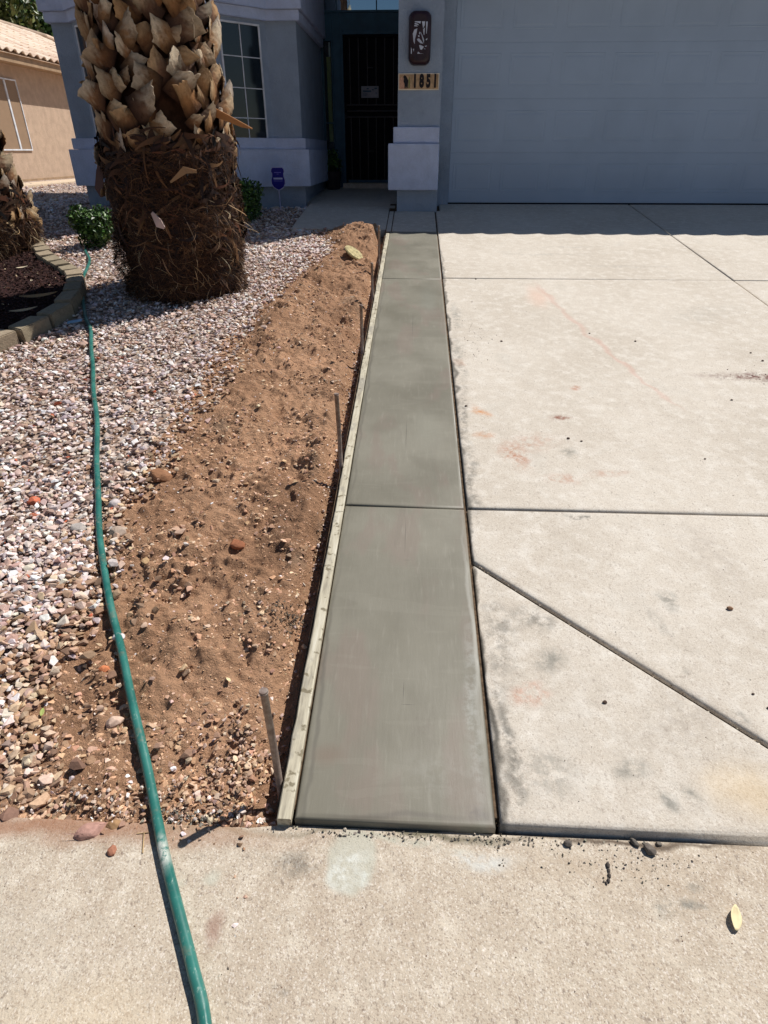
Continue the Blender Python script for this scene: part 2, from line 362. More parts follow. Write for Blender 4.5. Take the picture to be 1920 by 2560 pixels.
M['notice'] = plain('grey_notice', srgb(150, 152, 160), .6)
M['leafy'] = plain('dry_yellow_leaf', srgb(226, 212, 168), .7, bscale=80, bstr=.3)
M['disc'] = plain('yellow_lichen_stone', srgb(176, 164, 122), .9, bscale=70, bstr=.8, var=.35, vscale=40)

# ------------------------------------------------------------------ terrain
BX = np.array([.95, 1.04, 1.18, 1.34, 1.53, 1.75, 1.93, 2.16, 2.55, 2.9, 3.32, 3.98, 4.87, 5.86, 6.49, 6.84, 7.66, 8.2])
BV = np.array([-1.0, -.95, -1.0, -1.1, -1.12, -1.1, -1.16, -1.2, -1.2, -1.18, -1.12, -1.13, -1.18, -1.0, -.88, -.84, -1.0, -1.1])
def bnd(y): return np.interp(y, BX, BV)
def slope(y):
    y = np.asarray(y, float)
    return np.where(y < 8.9, S*y, S*8.9)
def side_z(y): return S*.965-.028-.02*(.965-np.asarray(y, float))
def yard(x, y):
    """height of the soil surface left of the form board"""
    x = np.asarray(x, float); y = np.asarray(y, float)
    t = sstep(-.16, .12, x-bnd(y)+.06*fbm(x, y, 2.5, 3, 9))          # 1 in bare soil
    g = -.045+.012*fbm(x, y, 1.6, 3, 3)
    ws = x+.05*fbm(x, y, 7, 2, 71); dlump = .052*fbm(x, y, 2.2, 4, 21)+.050*fbm(ws, y, 5.5, 4, 31, .62)+.040*np.maximum(0, fbm(ws, y, 15, 3, 41, .65)-.05)+.012*fbm(x, y, 45, 2, 43)
    d = -.028+dlump
    m = np.exp(-(((x+.60)/.30)**2+((y-7.38)/.32)**2)); d = d+.10*m                       # heap at the far end
    m2 = np.exp(-(((x+.98)/.2)**2+((y-4.4)/1.1)**2)); d = d+.03*m2
    d = d+.045*np.exp(-(((x+.48)/.07)**2+((y-2.74)/.03)**2))-.035*np.exp(-(((x+.5)/.12)**2+((y-2.6)/.05)**2))
    tr = sstep(-.47, -.385, x+.025*fbm(x*0, y, 4, 3, 5)+.012*fbm(x, y, 17, 2, 6))           # trench beside the board
    d = d*(1-tr)+(-.105)*tr
    z = slope(y)+g*(1-t)+d*t
    edge = sstep(1.04, .95, y)
    return z*(1-edge)+(side_z(y)-.012)*edge
def grid_obj(name, x0, x1, y0, y1, nx, ny, fn, mat, smooth=True, parent=None):
    xs = np.linspace(x0, x1, nx); ys = np.linspace(y0, y1, ny); X, Y = np.meshgrid(xs, ys)
    Z = fn(X, Y); V = np.stack([X.ravel(), Y.ravel(), Z.ravel()], 1)
    i = np.arange((ny-1)*nx).reshape(ny-1, nx)[:, :-1].ravel()
    F = np.stack([i, i+1, i+nx+1, i+nx], 1)
    return link(name, arr_mesh(name, V, F, smooth=smooth), mat, parent)
# wide ground sheet to the horizon
ys = [-300, -20, -3, 0.5, 0.9, 3, 6, 8.9, 9.2, 30, 400]
def gz(y): return float(slope(y))-.13 if y > .9 else float(side_z(.9))-.13 if y > -1 else -.1
bm = bmesh.new(); rows = [[bm.verts.new((x, y, gz(y))) for x in (-300, -20, 20, 300)] for y in ys]
for a, b in zip(rows, rows[1:]):
    for i in range(3): bm.faces.new((a[i], a[i+1], b[i+1], b[i]))
tag(from_bm('ground', bm, M['gravel']), 'gravelly ground around the houses', kind='structure')
# yard left of the driveway: gravel bed sheet (coarse) and soil sheet (fine)
o = grid_obj('gravel_bed', -8, -1.30, .94, 8.9, 140, 200, lambda x, y: yard(x, y)-.004, M['gravel']); tag(o, kind='structure')
o = grid_obj('gravel_bed', -16, -1.44, 8.9, 22, 60, 60, lambda x, y: np.full_like(x, S*8.9-.045)+.012*fbm(x, y, 1.5, 3, 3), M['gravel']); tag(o, kind='structure')
def soilfn(x, y): return yard(x, y)+.002
o = grid_obj('soil_bed', -1.34, -.331, .94, 3.2, 130, 300, soilfn, M['soil']); tag(o, kind='structure')
o = grid_obj('soil_bed', -1.36, -.331, 3.2, 7.9, 110, 400, soilfn, M['soil']); tag(o, kind='structure')
tag(box('subgrade', -.335, 5.6, .97, 9.3, -.3, -.25, M['soil']), kind='structure')
# dark bed under the slabs, visible in the joints
bm = bmesh.new(); v = [bm.verts.new(p) for p in ((-.335, 1.0, S*1.0-.018), (5.5, 1.0, S*1.0-.018), (5.5, 9.2, S*9.2-.018), (-.335, 9.2, S*9.2-.018))]
v += [bm.verts.new((p.co.x, p.co.y, p.co.z-.2)) for p in v]
bm.faces.new(v[:4]); bm.faces.new((v[0], v[1], v[5], v[4])); bm.faces.new((v[4], v[5], v[6], v[7])); bm.faces.new((v[3], v[0], v[4], v[7])); bm.faces.new((v[1], v[2], v[6], v[5]))
M['joint'] = plain('joint_dirt', srgb(96, 80, 64), .95, .1, bscale=90, bstr=1, var=.4, vscale=40)
tag(from_bm('joint_bed', bm, M['joint']), kind='structure')

def inset(poly, d):
    n = len(poly); out = []
    for i in range(n):
        p0 = Vector(poly[i-1]); p1 = Vector(poly[i]); p2 = Vector(poly[(i+1) % n])
        e1 = (p1-p0).normalized(); e2 = (p2-p1).normalized()
        n1 = Vector((-e1.y, e1.x)); n2 = Vector((-e2.y, e2.x))
        b = (n1+n2); k = d/max(.3, (1+n1.dot(n2)))
        out.append(tuple(p1+b*k))
    return out
def slab(name, poly, fn, mat, parent, r=.008, depth=.09, dz=0):
    """slab with a rounded tooled edge; poly CCW in plan, fn gives height"""
    bm = bmesh.new(); rings = []
    prof = [(0, -depth), (0, -r), (r*.3, -r*.35), (r, -.0008), (r*2.2, 0)]
    for ins, z in prof:
        rings.append([bm.verts.new((x, y, fn(x, y)+z+dz)) for x, y in inset(poly, ins)])
    n = len(poly)
    for a, b in zip(rings, rings[1:]):
        for i in range(n):
            j = (i+1) % n; bm.faces.new((a[i], a[j], b[j], b[i])).smooth = True
    bm.faces.new(rings[-1])
    me = bpy.data.meshes.new(name); bm.normal_update(); bm.to_mesh(me); bm.free()
    return link(name, me, mat, parent)
pl = lambda x, y: S*y
dw = empty('driveway', kind='structure'); g = .006
D = lambda *p: slab('slab', list(p), pl, M['drive'], dw, .009)
xl = .261; yn = .974
D((xl, yn), (1.33-g*2, yn), (xl, 1.993-g*2))
D((1.33+g*2, yn), (2.8-g, yn), (2.8-g, 2.35-g), (xl, 2.35-g), (xl, 1.993+g*2))
D((xl, 2.35+g), (2.8-g, 2.35+g), (2.8-g, 5.785-g), (xl, 5.785-g))
D((xl, 5.785+g), (2.8-g, 5.785+g), (2.8-g, 9.12), (.31, 9.12), (.31, 8.665), (xl, 8.665))
D((2.8+g, yn), (5.4, yn), (5.4, 2.35-g), (2.8+g, 2.35-g))
D((2.8+g, 2.35+g), (5.4, 2.35+g), (5.4, 5.785-g), (2.8+g, 5.785-g))
D((2.8+g, 5.785+g), (5.4, 5.785+g), (5.4, 9.12), (2.8+g, 9.12))
st = empty('concrete_strip', kind='structure')
W = lambda *p: slab('strip_panel', list(p), pl, M['wet'], st, .007, dz=-.003)
W((-.281, .968), (.247, .968), (.247, 2.352-g*.8), (-.281, 2.36-g*.8))
W((-.281, 2.36+g*.8), (.247, 2.352+g*.8), (.247, 5.76-g*.5), (-.281, 5.77-g*.5))
W((-.281, 5.77+g*.5), (.247, 5.76+g*.5), (.247, 7.555), (-.281, 7.555))
slab('strip_panel', [(-.262, 7.575), (.245, 7.575), (.245, 8.66), (-.262, 8.66)], pl, M['drive'], st, .008, dz=-.004)
# sidewalk
sw = empty('sidewalk', kind='structure')
sf = lambda x, y: float(side_z(y))
slab('slab', [(-9, -.55), (-2.4, -.55), (-2.4, .955), (-9, .955)], sf, M['walk'], sw, .006)
slab('slab', [(-2.388, -.55), (3.6, -.55), (3.6, .967), (-.31, .967), (-.40, .955), (-2.388, .955)], sf, M['walk'], sw, .006)
slab('slab', [(3.612, -.55), (9, -.55), (9, .967), (3.612, .967)], sf, M['walk'], sw, .006)
# street beyond the sidewalk, behind the camera
M['asphalt'] = plain('asphalt', (.05, .05, .052, 1), .95, .2, bscale=120, bstr=.6)
tag(box('curb', -60, 60, -.72, -.556, -.15, .04, M['walk']), kind='structure')
tag(box('road', -60, 60, -9.5, -.722, -.2, -.095, M['asphalt']), kind='structure')
# walkway to the door
def wz(x, y): return S*y-.006 if y < 8.9 else (S*8.9-.006)+(y-8.9)*.045
wk = empty('entry_walkway', kind='structure')
slab('slab', [(-1.43, 7.70), (-.335, 7.70), (-.335, 8.9), (-1.43, 8.9)], wz, M['drive'], wk, .008)
slab('slab', [(-1.43, 8.906), (-.265, 8.906), (-.265, 11.48), (-1.62, 11.48), (-1.62, 9.4), (-1.43, 9.4)], wz, M['drive'], wk, .006)
slab('slab', [(-.325, 7.6), (-.272, 7.6), (-.272, 8.66), (-.325, 8.66)], wz, M['drive'], wk, .004)

# ------------------------------------------------------------------ scattered stones
def rock_templates(n, seed, npts=13, flat=.62, ang=True):
    r = random.Random(seed); out = []
    for k in range(n):
        bm = bmesh.new(); sx = 1; sy = r.uniform(.62, .95); sz = r.uniform(flat*.75, flat*1.2)
        for i in range(npts):
            v = Vector((r.gauss(0, 1), r.gauss(0, 1), r.gauss(0, 1))).normalized()
            q = r.uniform(.82, 1.06)
            bm.verts.new((v.x*sx*q, v.y*sy*q, v.z*sz*q))
        res = bmesh.ops.convex_hull(bm, input=list(bm.verts))
        bmesh.ops.delete(bm, geom=list(set(e for e in res['geom_interior'] if isinstance(e, bmesh.types.BMVert))), context='VERTS')
        bmesh.ops.triangulate(bm, faces=list(bm.faces)); bmesh.ops.recalc_face_normals(bm, faces=list(bm.faces))
        bm.verts.ensure_lookup_table(); bm.verts.index_update()
        V = np.array([v.co[:] for v in bm.verts]); F = np.array([[v.index for v in f.verts] for f in bm.faces]); bm.free()
        out.append((V, F))
    return out
def scatter(name, P, size, col, tmpl, mat, tilt=.5, seed=1, parent=None):
    """one mesh of many stones: P positions (n,3), size (n,), col (n,3)"""
    r = np.random.default_rng(seed); n = len(P); k = r.integers(0, len(tmpl), n)
    rz = r.uniform(0, 2*np.pi, n); ax = r.normal(0, tilt, n); ay = r.normal(0, tilt, n)
    cz, sz, cx, sx, cy, sy = np.cos(rz), np.sin(rz), np.cos(ax), np.sin(ax), np.cos(ay), np.sin(ay)
    Rz = np.zeros((n, 3, 3)); Rz[:, 0, 0] = cz; Rz[:, 0, 1] = -sz; Rz[:, 1, 0] = sz; Rz[:, 1, 1] = cz; Rz[:, 2, 2] = 1
    Rx = np.zeros((n, 3, 3)); Rx[:, 0, 0] = 1; Rx[:, 1, 1] = cx; Rx[:, 1, 2] = -sx; Rx[:, 2, 1] = sx; Rx[:, 2, 2] = cx
    Ry = np.zeros((n, 3, 3)); Ry[:, 1, 1] = 1; Ry[:, 0, 0] = cy; Ry[:, 0, 2] = sy; Ry[:, 2, 0] = -sy; Ry[:, 2, 2] = cy
    R = Rx@Ry@Rz
    Vs, Fs, Cs = [], [], []; off = 0
    for t, (V, F) in enumerate(tmpl):
        m = np.where(k == t)[0]
        if not len(m): continue
        W_ = np.einsum('nij,vj->nvi', R[m], V)*size[m][:, None, None]+P[m][:, None, :]
        Vs.append(W_.reshape(-1, 3)); Cs.append(np.repeat(col[m], len(V), 0))
        Fs.append((F[None]+(np.arange(len(m))*len(V))[:, None, None]+off).reshape(-1, 3)); off += len(m)*len(V)
    me = arr_mesh(name, np.concatenate(Vs), np.concatenate(Fs), np.concatenate(Cs))
    return link(name, me, mat, parent)
def pick(cols, n, r, jit=.12):
    A = np.array([c[:3] for c in cols]); c = A[r.integers(0, len(A), n)]
    return np.clip(c*(1+r.normal(0, jit, (n, 1)))*(1+r.normal(0, .03, (n, 3))), .01, .9)
T1 = rock_templates(26, 3, 12, .52); T2 = rock_templates(14, 5, 15, .5); T3 = rock_templates(10, 8, 8, .5); T1F = rock_templates(20, 23, 12, .42); TC = rock_templates(8, 12, 9, .14)
TCT = [(V*np.array([1, .10, .5]), F) for V, F in TC]
PALE = [srgb(*c) for c in ((236, 224, 218), (224, 207, 199), (226, 211, 198), (210, 185, 172), (194, 167, 150), (243, 238, 233), (216, 202, 200), (204, 178, 163), (180, 149, 134), (232, 217, 209), (218, 195, 177), (170, 143, 131), (204, 189, 189))]
BRWN = [srgb(*c) for c in ((192, 160, 130), (172, 138, 110), (206, 178, 150), (158, 128, 106), (196, 164, 140), (216, 192, 168), (178, 146, 122), (150, 120, 98))]
ring = [(-2.844, 4.148), (-2.824, 4.295), (-2.768, 4.451), (-2.755, 4.636), (-2.742, 4.833), (-2.769, 5.02), (-2.834, 5.243), (-2.912, 5.428), (-3.011, 5.623), (-3.177, 5.83), (-3.355, 6.017), (-3.554, 6.214), (-3.726, 6.425), (-3.841, 6.611), (-3.95, 6.766), (-4.053, 6.9)]
RP = np.array([(-6.5, 3.0), (-2.95, 3.85)]+ring+[(-4.25, 7.25), (-4.8, 7.55), (-6.5, 7.6)])
def inpoly(x, y, P):
    c = np.zeros(len(x), bool); j = len(P)-1
    for i in range(len(P)):
        xi, yi = P[i]; xj, yj = P[j]
        m = ((yi > y) != (yj > y)) & (x < (xj-xi)*(y-yi)/(yj-yi+1e-12)+xi); c ^= m; j = i
    return c
def cand(n, x0, x1, y0, y1, r): return r.uniform(x0, x1, n), r.uniform(y0, y1, n)
r = np.random.default_rng(5)
X, Y = [], []
for (n, x0, x1, y0, y1) in ((5500, -2.0, -.6, .93, 2.2), (5200, -1.7, -.7, 4.6, 7.8), (11500, -2.3, -.6, .93, 2.6), (10500, -3.4, -.8, 2.6, 4.6), (15500, -5.0, -.8, 4.6, 7.4), (7500, -5.4, -.85, 7.4, 9.3), (1800, -5.6, -4.75, 9.3, 10.6), (2600, -9, -5.3, 8.2, 17)):
    a, b = cand(n, x0, x1, y0, y1, r); X.append(a); Y.append(b)
X = np.concatenate(X); Y = np.concatenate(Y)
vis = X > -.62-.62*Y-.25
e = X-bnd(Y)+.10*fbm(X, Y, 3, 3, 77)
low = sstep(1.95, 1.3, Y)            # towards the sidewalk the gravel thins out into soil
prob = sstep(.05, -.10, e)
prob = prob*(1-low*.12*sstep(-.55, -.1, X-bnd(Y)))+.03*(e < .35)*(e > 0)
onwalk = (X > -1.45) & (Y > 7.9)
ok = vis & (r.uniform(0, 1, len(X)) < prob) & ~inpoly(X, Y, RP) & ~((X > -1.43) & (Y > 7.72)) & ~onwalk
ok &= ~(((X+3.1)**2 < 1.7**2) & (Y > 9.1) & (Y < 12)) & ((X+2.0)**2+(Y-5.6)**2 > .36**2)
ok &= ~((Y < 1.0) & (r.uniform(0, 1, len(X)) < .5)) 
ok &= ~((X < -5.3) & (Y < 8.9) & (X < -7))
HXY = np.array(sorted([(1.04, -.69), (1.179, -.771), (1.337, -.863), (1.52, -.967), (1.711, -1.081), (1.933, -1.206), (2.164, -1.32), (2.435, -1.441), (2.712, -1.569), (3.039, -1.7), (3.427, -1.879), (3.973, -2.149), (4.479, -2.396), (4.772, -2.541), (5.597, -2.93), (6.347, -3.239)]))
ok &= ~((np.abs(X-np.interp(Y, HXY[:, 0], HXY[:, 1])) < .026) & (r.uniform(0, 1, len(X)) < .85))
X, Y, e, low = X[ok], Y[ok], e[ok], low[ok]; n = len(X)
sz = np.clip(r.lognormal(math.log(.0125), .38, n), .006, .030); sz = np.where(Y < 1.9, sz*1.08, sz); sz = np.where(Y > 6.5, sz*1.2, sz); sz = np.where(Y > 9, sz*1.3, sz)
Zb = np.where(Y < 8.9, yard(X, Y), S*8.9-.045)
P = np.stack([X, Y, Zb+sz*.30+r.uniform(0, .016, n)*(Y > 1.1)], 1)
cp = pick(PALE, n, r); cb = pick(BRWN, n, r)
pb = np.clip(.08+.70*sstep(-.28, .0, e)+.42*low*sstep(-.75, -.1, X-bnd(Y)), 0, .95)
pb = np.where(Y > 4.4, pb*.45, pb)
isb = (r.uniform(0, 1, n) < pb)[:, None]
red = ((r.uniform(0, 1, n) < .004) & (Y < 4))[:, None]
col = np.where(isb, cb, cp); col = np.where(red, np.array(srgb(190, 104, 76)[:3]), col)
big = sz > .016
for nm, m, tm in (('landscape_gravel', big, T2), ('landscape_gravel', ~big, T1)):
    o = scatter(nm, P[m], sz[m], col[m], tm, M['stone'], .30, 4)
    tag(o, 'coarse pink, white and mauve landscaping stones covering the yard' if tm is T2 else 'small pink and tan gravel filling between the larger landscaping stones', 'gravel', kind='stuff')
# brown stones and clods on the bare soil
def soil_scatter(name, n, smin, smax, cols, label, cat, tm, seed, lift=.0, clump=None, pw=2.6):
    r = np.random.default_rng(seed); yy = .95+(r.uniform(0, 1, n)**1.35)*6.9; xx = r.uniform(-1.35, -.34, n)
    e = xx-bnd(yy); k = (e > -.12)
    if clump is not None: k &= (fbm(xx, yy, 3.0, 3, seed) > clump-.5*sstep(1.8, 1.1, yy))
    k &= ~((xx > -.40) & (r.uniform(0, 1, n) < .6)) & ~((yy > 7.6))
    xx, yy = xx[k], yy[k]; m = len(xx); s_ = smin+(smax-smin)*r.uniform(0, 1, m)**pw
    P = np.stack([xx, yy, yard(xx, yy)+s_*lift], 1)
    o = scatter(name, P, s_, pick(cols, m, r, .16), tm, M['soil_bit'], .25, seed); tag(o, label, cat, kind='stuff'); return o
SOILC = [srgb(*c) for c in ((202, 162, 130), (188, 148, 118), (212, 174, 142), (172, 136, 110), (220, 188, 160))]
soil_scatter('soil_crumbs', 52000, .0016, .0075, SOILC, 'fine brown crumbs of dug soil beside the form board', 'soil', T3, 31, .2)
soil_scatter('soil_stones', 17000, .004, .018, BRWN+SOILC+SOILC[:3], 'small brown stones strewn over the bare soil', 'stones', T1F, 32, .0, -.12, 2.2)
soil_scatter('soil_pebbles', 1500, .003, .011, PALE, 'few pale pebbles dotted over the brown soil', 'pebbles', T1F, 33, .1)
# heap of brown stones at the near corner and dark crumbs of spilled concrete
def heap(name, cx, cy, rx, ry, n, s0, s1, cols, label, cat, seed, mat, tm=T1, zf=None):
    r = np.random.default_rng(seed); x = cx+r.normal(0, rx*.5, n); y = cy+r.normal(0, ry*.5, n); k = (x < -.36) | (zf is not None); x = x[k]; y = y[k]; m = len(x)
    s_ = s0+(s1-s0)*r.uniform(0, 1, m)**1.8; z = (zf or yard)(x, y)
    o = scatter(name, np.stack([x, y, z+s_*.4+(r.uniform(0, .012, m) if zf is None else 0)], 1), s_, pick(cols, m, r, .15), tm, mat, .6, seed); return tag(o, label, cat, kind='stuff')
heap('stone_pile', -.47, 1.12, .16, .20, 520, .005, .014, BRWN+PALE[3:5], 'low pile of angular brown stones beside the nearest stake', 'stones', 51, M['stone'])
heap('stone_pile', -.66, .99, .42, .07, 420, .004, .012, BRWN+PALE[:3], 'line of brown stones along the sidewalk edge near the hose', 'stones', 58, M['stone'])
heap('concrete_spill', -.43, 1.72, .09, .07, 260, .003, .009, [srgb(112, 98, 86), srgb(92, 82, 74), srgb(136, 122, 106)], 'grey crumbs of spilled concrete on soil by the board', 'concrete crumbs', 52, M['soil_bit'], T3)
heap('concrete_spill', -.55, .975, .10, .03, 150, .003, .009, [srgb(150, 144, 132), srgb(128, 122, 112)], 'grey mortar bits at the sidewalk edge by the stake shadow', 'concrete crumbs', 53, M['soil_bit'], T3)
heap('trench_stones', -.375, 3.2, .03, 2.6, 700, .004, .012, BRWN+PALE[:4]+[srgb(96, 88, 80)], 'stones fallen into the trench beside the form board', 'stones', 54, M['stone'])
zs = lambda x, y: np.asarray(side_z(y))
MORT = [srgb(132, 126, 114), srgb(108, 102, 94), srgb(150, 142, 128), srgb(166, 158, 142)]
heap('mortar_crumbs', .10, .948, .42, .014, 240, .0015, .0065, MORT, 'crumbs of fresh mortar along the end of the strip', 'mortar crumbs', 55, M['soil_bit'], T3, zs)
heap('mortar_crumbs', .55, .90, .24, .06, 170, .0012, .0045, MORT, 'dark mortar grains scattered on the sidewalk below the driveway edge', 'mortar crumbs', 56, M['soil_bit'], T3, zs)
heap('mortar_crumbs', .257, 1.6, .012, 1.2, 380, .0015, .005, MORT, 'crumbs packed in the joint between strip and driveway', 'mortar crumbs', 57, M['joint'], T3, lambda x, y: S*np.asarray(y)-.022)
r_ = np.random.default_rng(66); n = 260; x = r_.uniform(.3, 2.7, n); y = .98+r_.uniform(0, 1, n)**1.6*6
o = scatter('driveway_grit', np.stack([x, y, S*y+.0008], 1), r_.uniform(.001, .0032, n), pick([srgb(92, 74, 64), srgb(120, 104, 90), srgb(70, 62, 58)], n, r_), T3, M['soil_bit'], .5, 6)
tag(o, 'fine dark grit scattered over the driveway slabs', 'grit', kind='stuff')
r_ = np.random.default_rng(67); n = 240; x = r_.uniform(-1.2, 1.1, n); y = r_.uniform(.38, .95, n)
o = scatter('sidewalk_grit', np.stack([x, y, side_z(y)+.0006], 1), r_.uniform(.0008, .0024, n), pick([srgb(112, 84, 66), srgb(120, 104, 90), srgb(80, 70, 62)], n, r_), T3, M['soil_bit'], .5, 6)
tag(o, 'tiny brown grit scattered over the sidewalk', 'grit', kind='stuff')

# individual rocks
def rock(name, x, y, size, colr, label, cat='rock', group=None, scl=(1, .8, .6), seed=1, z=None, sub=3, rot=0):
    bm = bmesh.new(); rr = random.Random(seed)
    for i in range(34):
        v = Vector((rr.gauss(0, 1), rr.gauss(0, 1), rr.gauss(0, 1))).normalized()*rr.uniform(.86, 1.03)
        bm.verts.new((v.x*scl[0]*size, v.y*scl[1]*size, v.z*scl[2]*size))
    res = bmesh.ops.convex_hull(bm, input=list(bm.verts))
    bmesh.ops.delete(bm, geom=[e for e in res['geom_interior'] if isinstance(e, bmesh.types.BMVert)], context='VERTS')
    bmesh.ops.bevel(bm, geom=list(bm.edges), offset=size*.05, segments=1, affect='EDGES')
    me = bpy.data.meshes.new(name); bm.normal_update(); bm.to_mesh(me); bm.free()
    a = me.color_attributes.new('col', 'FLOAT_COLOR', 'POINT'); c = np.ones((len(me.vertices), 4), np.float32)
    c[:, :3] = np.array(colr[:3])*(1+np.random.default_rng(seed).normal(0, .06, (len(me.vertices), 1))); a.data.foreach_set('color', c.ravel())
    zz = float(yard(x, y)) if z is None else z
    o = link(name, me, M['stone'], loc=(x, y, zz+size*scl[2]*.55)); o.rotation_euler = (.15, .1, rot)
    return tag(o, label, cat, group)
rock('rock', -.885, 1.25, .028, srgb(206, 178, 158), 'pale pinkish rock touching the hose on the brown soil', scl=(1.1, .75, .6), seed=3, rot=.5)
rock('rock', -1.21, 2.585, .06, srgb(150, 108, 78), 'flat brown rock at the gravel edge right of the hose', scl=(1.3, .8, .45), seed=4, rot=-.1)
rock('rock', -1.72, 2.371, .035, srgb(206, 116, 86), 'orange red rock among the pale gravel left of the hose', seed=5)
rock('rock', -1.66, 2.27, .028, srgb(196, 120, 92), 'smaller red rock below the orange one in the gravel', seed=6, scl=(1.2, .7, .5))
rock('rock', -.815, .925, .034, srgb(182, 142, 128), 'mauve angular rock overhanging the sidewalk edge', seed=7, scl=(1.3, .8, .6), rot=.45)
rock('rock', -.762, .945, .024, srgb(160, 126, 90), 'ochre rock beside the mauve one at the sidewalk edge', seed=8)
rock('rock', -.735, .873, .014, srgb(166, 114, 90), 'small loose reddish stone lying on the sidewalk', seed=9, z=float(side_z(.87)), scl=(.9, 1.1, .6))
rock('rock', -.99, 1.43, .02, srgb(206, 128, 86), 'small orange rock by the left side of the hose', seed=10)
rock('rock', -1.0, 1.575, .024, srgb(214, 208, 206), 'white quartz rock left of the hose in brown soil', seed=11)
rock('rock', -.70, 2.07, .036, srgb(160, 104, 74), 'rounded red brown clod of soil in the middle of the bare soil', 'clod', seed=12)
rock('rock', -1.42, 2.18, .04, srgb(186, 178, 170), 'large grey stone left of the hose where it bends', seed=13)
rock('rock', -1.245, 2.17, .042, srgb(176, 158, 142), 'large tan stone just right of the hose', seed=14, scl=(1, .9, .6))
rock('rock', -1.34, 2.36, .038, srgb(196, 186, 184), 'pale lumpy stone right of the hose above the tan one', seed=15)
rock('rock', 1.165, 1.777, .013, srgb(158, 124, 98), 'brown pebble alone on the near right driveway slab', 'pebble', seed=16, z=S*1.777, scl=(1, .7, .6))
rock('mortar_lump', .635, .937, .019, srgb(110, 102, 94), 'largest grey mortar lump below the driveway edge', 'mortar lump', seed=17, z=float(side_z(.937)), rot=-.8)
rock('mortar_lump', .431, .945, .013, srgb(96, 90, 84), 'small grey mortar lump against the driveway edge left of the largest', 'mortar lump', seed=18, z=float(side_z(.945)))
rock('mortar_lump', .603, .955, .013, srgb(104, 98, 90), 'grey mortar lump pressed against the driveway edge above the largest', 'mortar lump', seed=19, z=float(side_z(.955)), rot=-.9, scl=(1.2, .6, .6))
rock('mortar_lump', .665, .955, .009, srgb(120, 112, 102), 'small flat mortar lump right of the largest', 'mortar lump', seed=20, z=float(side_z(.955)))
bm = bmesh.new()
for (x, y, a) in ((.520, .895, .012), (.519, .882, .009), (.517, .870, .010), (.512, .858, .009), (.505, .852, .007)):
    bmesh.ops.create_icosphere(bm, subdivisions=1, radius=a*.6, matrix=Matrix.Translation((x, y, float(side_z(y))+a*.3)) @ Matrix.Diagonal((.7, 1.3, .8, 1)))
tag(from_bm('mortar_smear', bm, plain('mortar_dark', srgb(92, 84, 78), .9, bscale=90, bstr=.8)), 'thin hooked smear of dark mortar on the sidewalk', 'mortar smear')
pebs = [(1.262, 4.47, 'small dark pebble on the pink streak down the driveway'), (1.545, 4.33, 'flat dark pebble just right of the pink streak on the driveway'), (.822, 2.975, 'left of two dark pebbles below the brown smear on the driveway'), (.885, 2.95, 'right of two dark pebbles below the brown smear on the driveway'),
 (.315, 3.32, 'small dark pebble on the driveway close to the strip, level with the brown smear'), (1.455, 2.8, 'dark pebble alone on the driveway above the cross joint, toward the right'), (1.845, 3.45, 'small pebble on the driveway below the maroon stain'), (2.27, 4.02, 'larger of two pebbles just above the maroon stain'), (2.25, 4.15, 'smaller of two pebbles just above the maroon stain'),
 (.62, 4.3, 'dark pebble among grit on the driveway beside the strip, third slab'), (1.09, 1.41, 'dark pebble by the diagonal joint at the right edge of the near slab'), (1.115, 1.36, 'speckled pebble nearest the diagonal joint at the right edge'), (.62, 1.36, 'tiny pebble in the triangular near slab below the diagonal joint'), (.55, 5.75, 'dark pebble sitting on the far cross joint of the driveway')]
for i, (x, y, lb) in enumerate(pebs):
    rock('pebble', x, y, .0045+.004*((i*7) % 5)/5+.0006*y, srgb(96, 78, 68), lb, 'pebble', 'pebbles scattered on the driveway', seed=30+i, z=S*y)
# chips broken from the diagonal joint's lip and grit heaps on the slabs
r_ = np.random.default_rng(81); n = 150; t = r_.uniform(0, 1, n); x = .27+t*1.0+r_.normal(0, .006, n); y = 1.985-t*.96+r_.normal(0, .006, n)
o = scatter('joint_chips', np.stack([x, y, S*y+.0-r_.uniform(0, .01, n)], 1), r_.uniform(.0012, .005, n), pick([srgb(206, 196, 178), srgb(150, 132, 112), srgb(120, 102, 88)], n, r_), T3, M['soil_bit'], .5, 6)
tag(o, 'crumbs and chips lying along the diagonal joint', 'chips', kind='stuff')
n = 130; x = np.concatenate([.44+r_.normal(0, .07, n//2), 2.2+r_.normal(0, .14, n-n//2)]); y = np.concatenate([4.35+r_.normal(0, .25, n//2), 3.78+r_.normal(0, .06, n-n//2)])
k = x > .28; x = x[k]; y = y[k]; n = len(x)
o = scatter('dark_grit', np.stack([x, y, S*y+.001], 1), r_.uniform(.0015, .006, n), pick([srgb(84, 62, 56), srgb(104, 76, 68), srgb(74, 66, 60)], n, r_), T3, M['soil_bit'], .5, 6)
tag(o, 'dark grit gathered in two patches on the driveway', 'grit', kind='stuff')

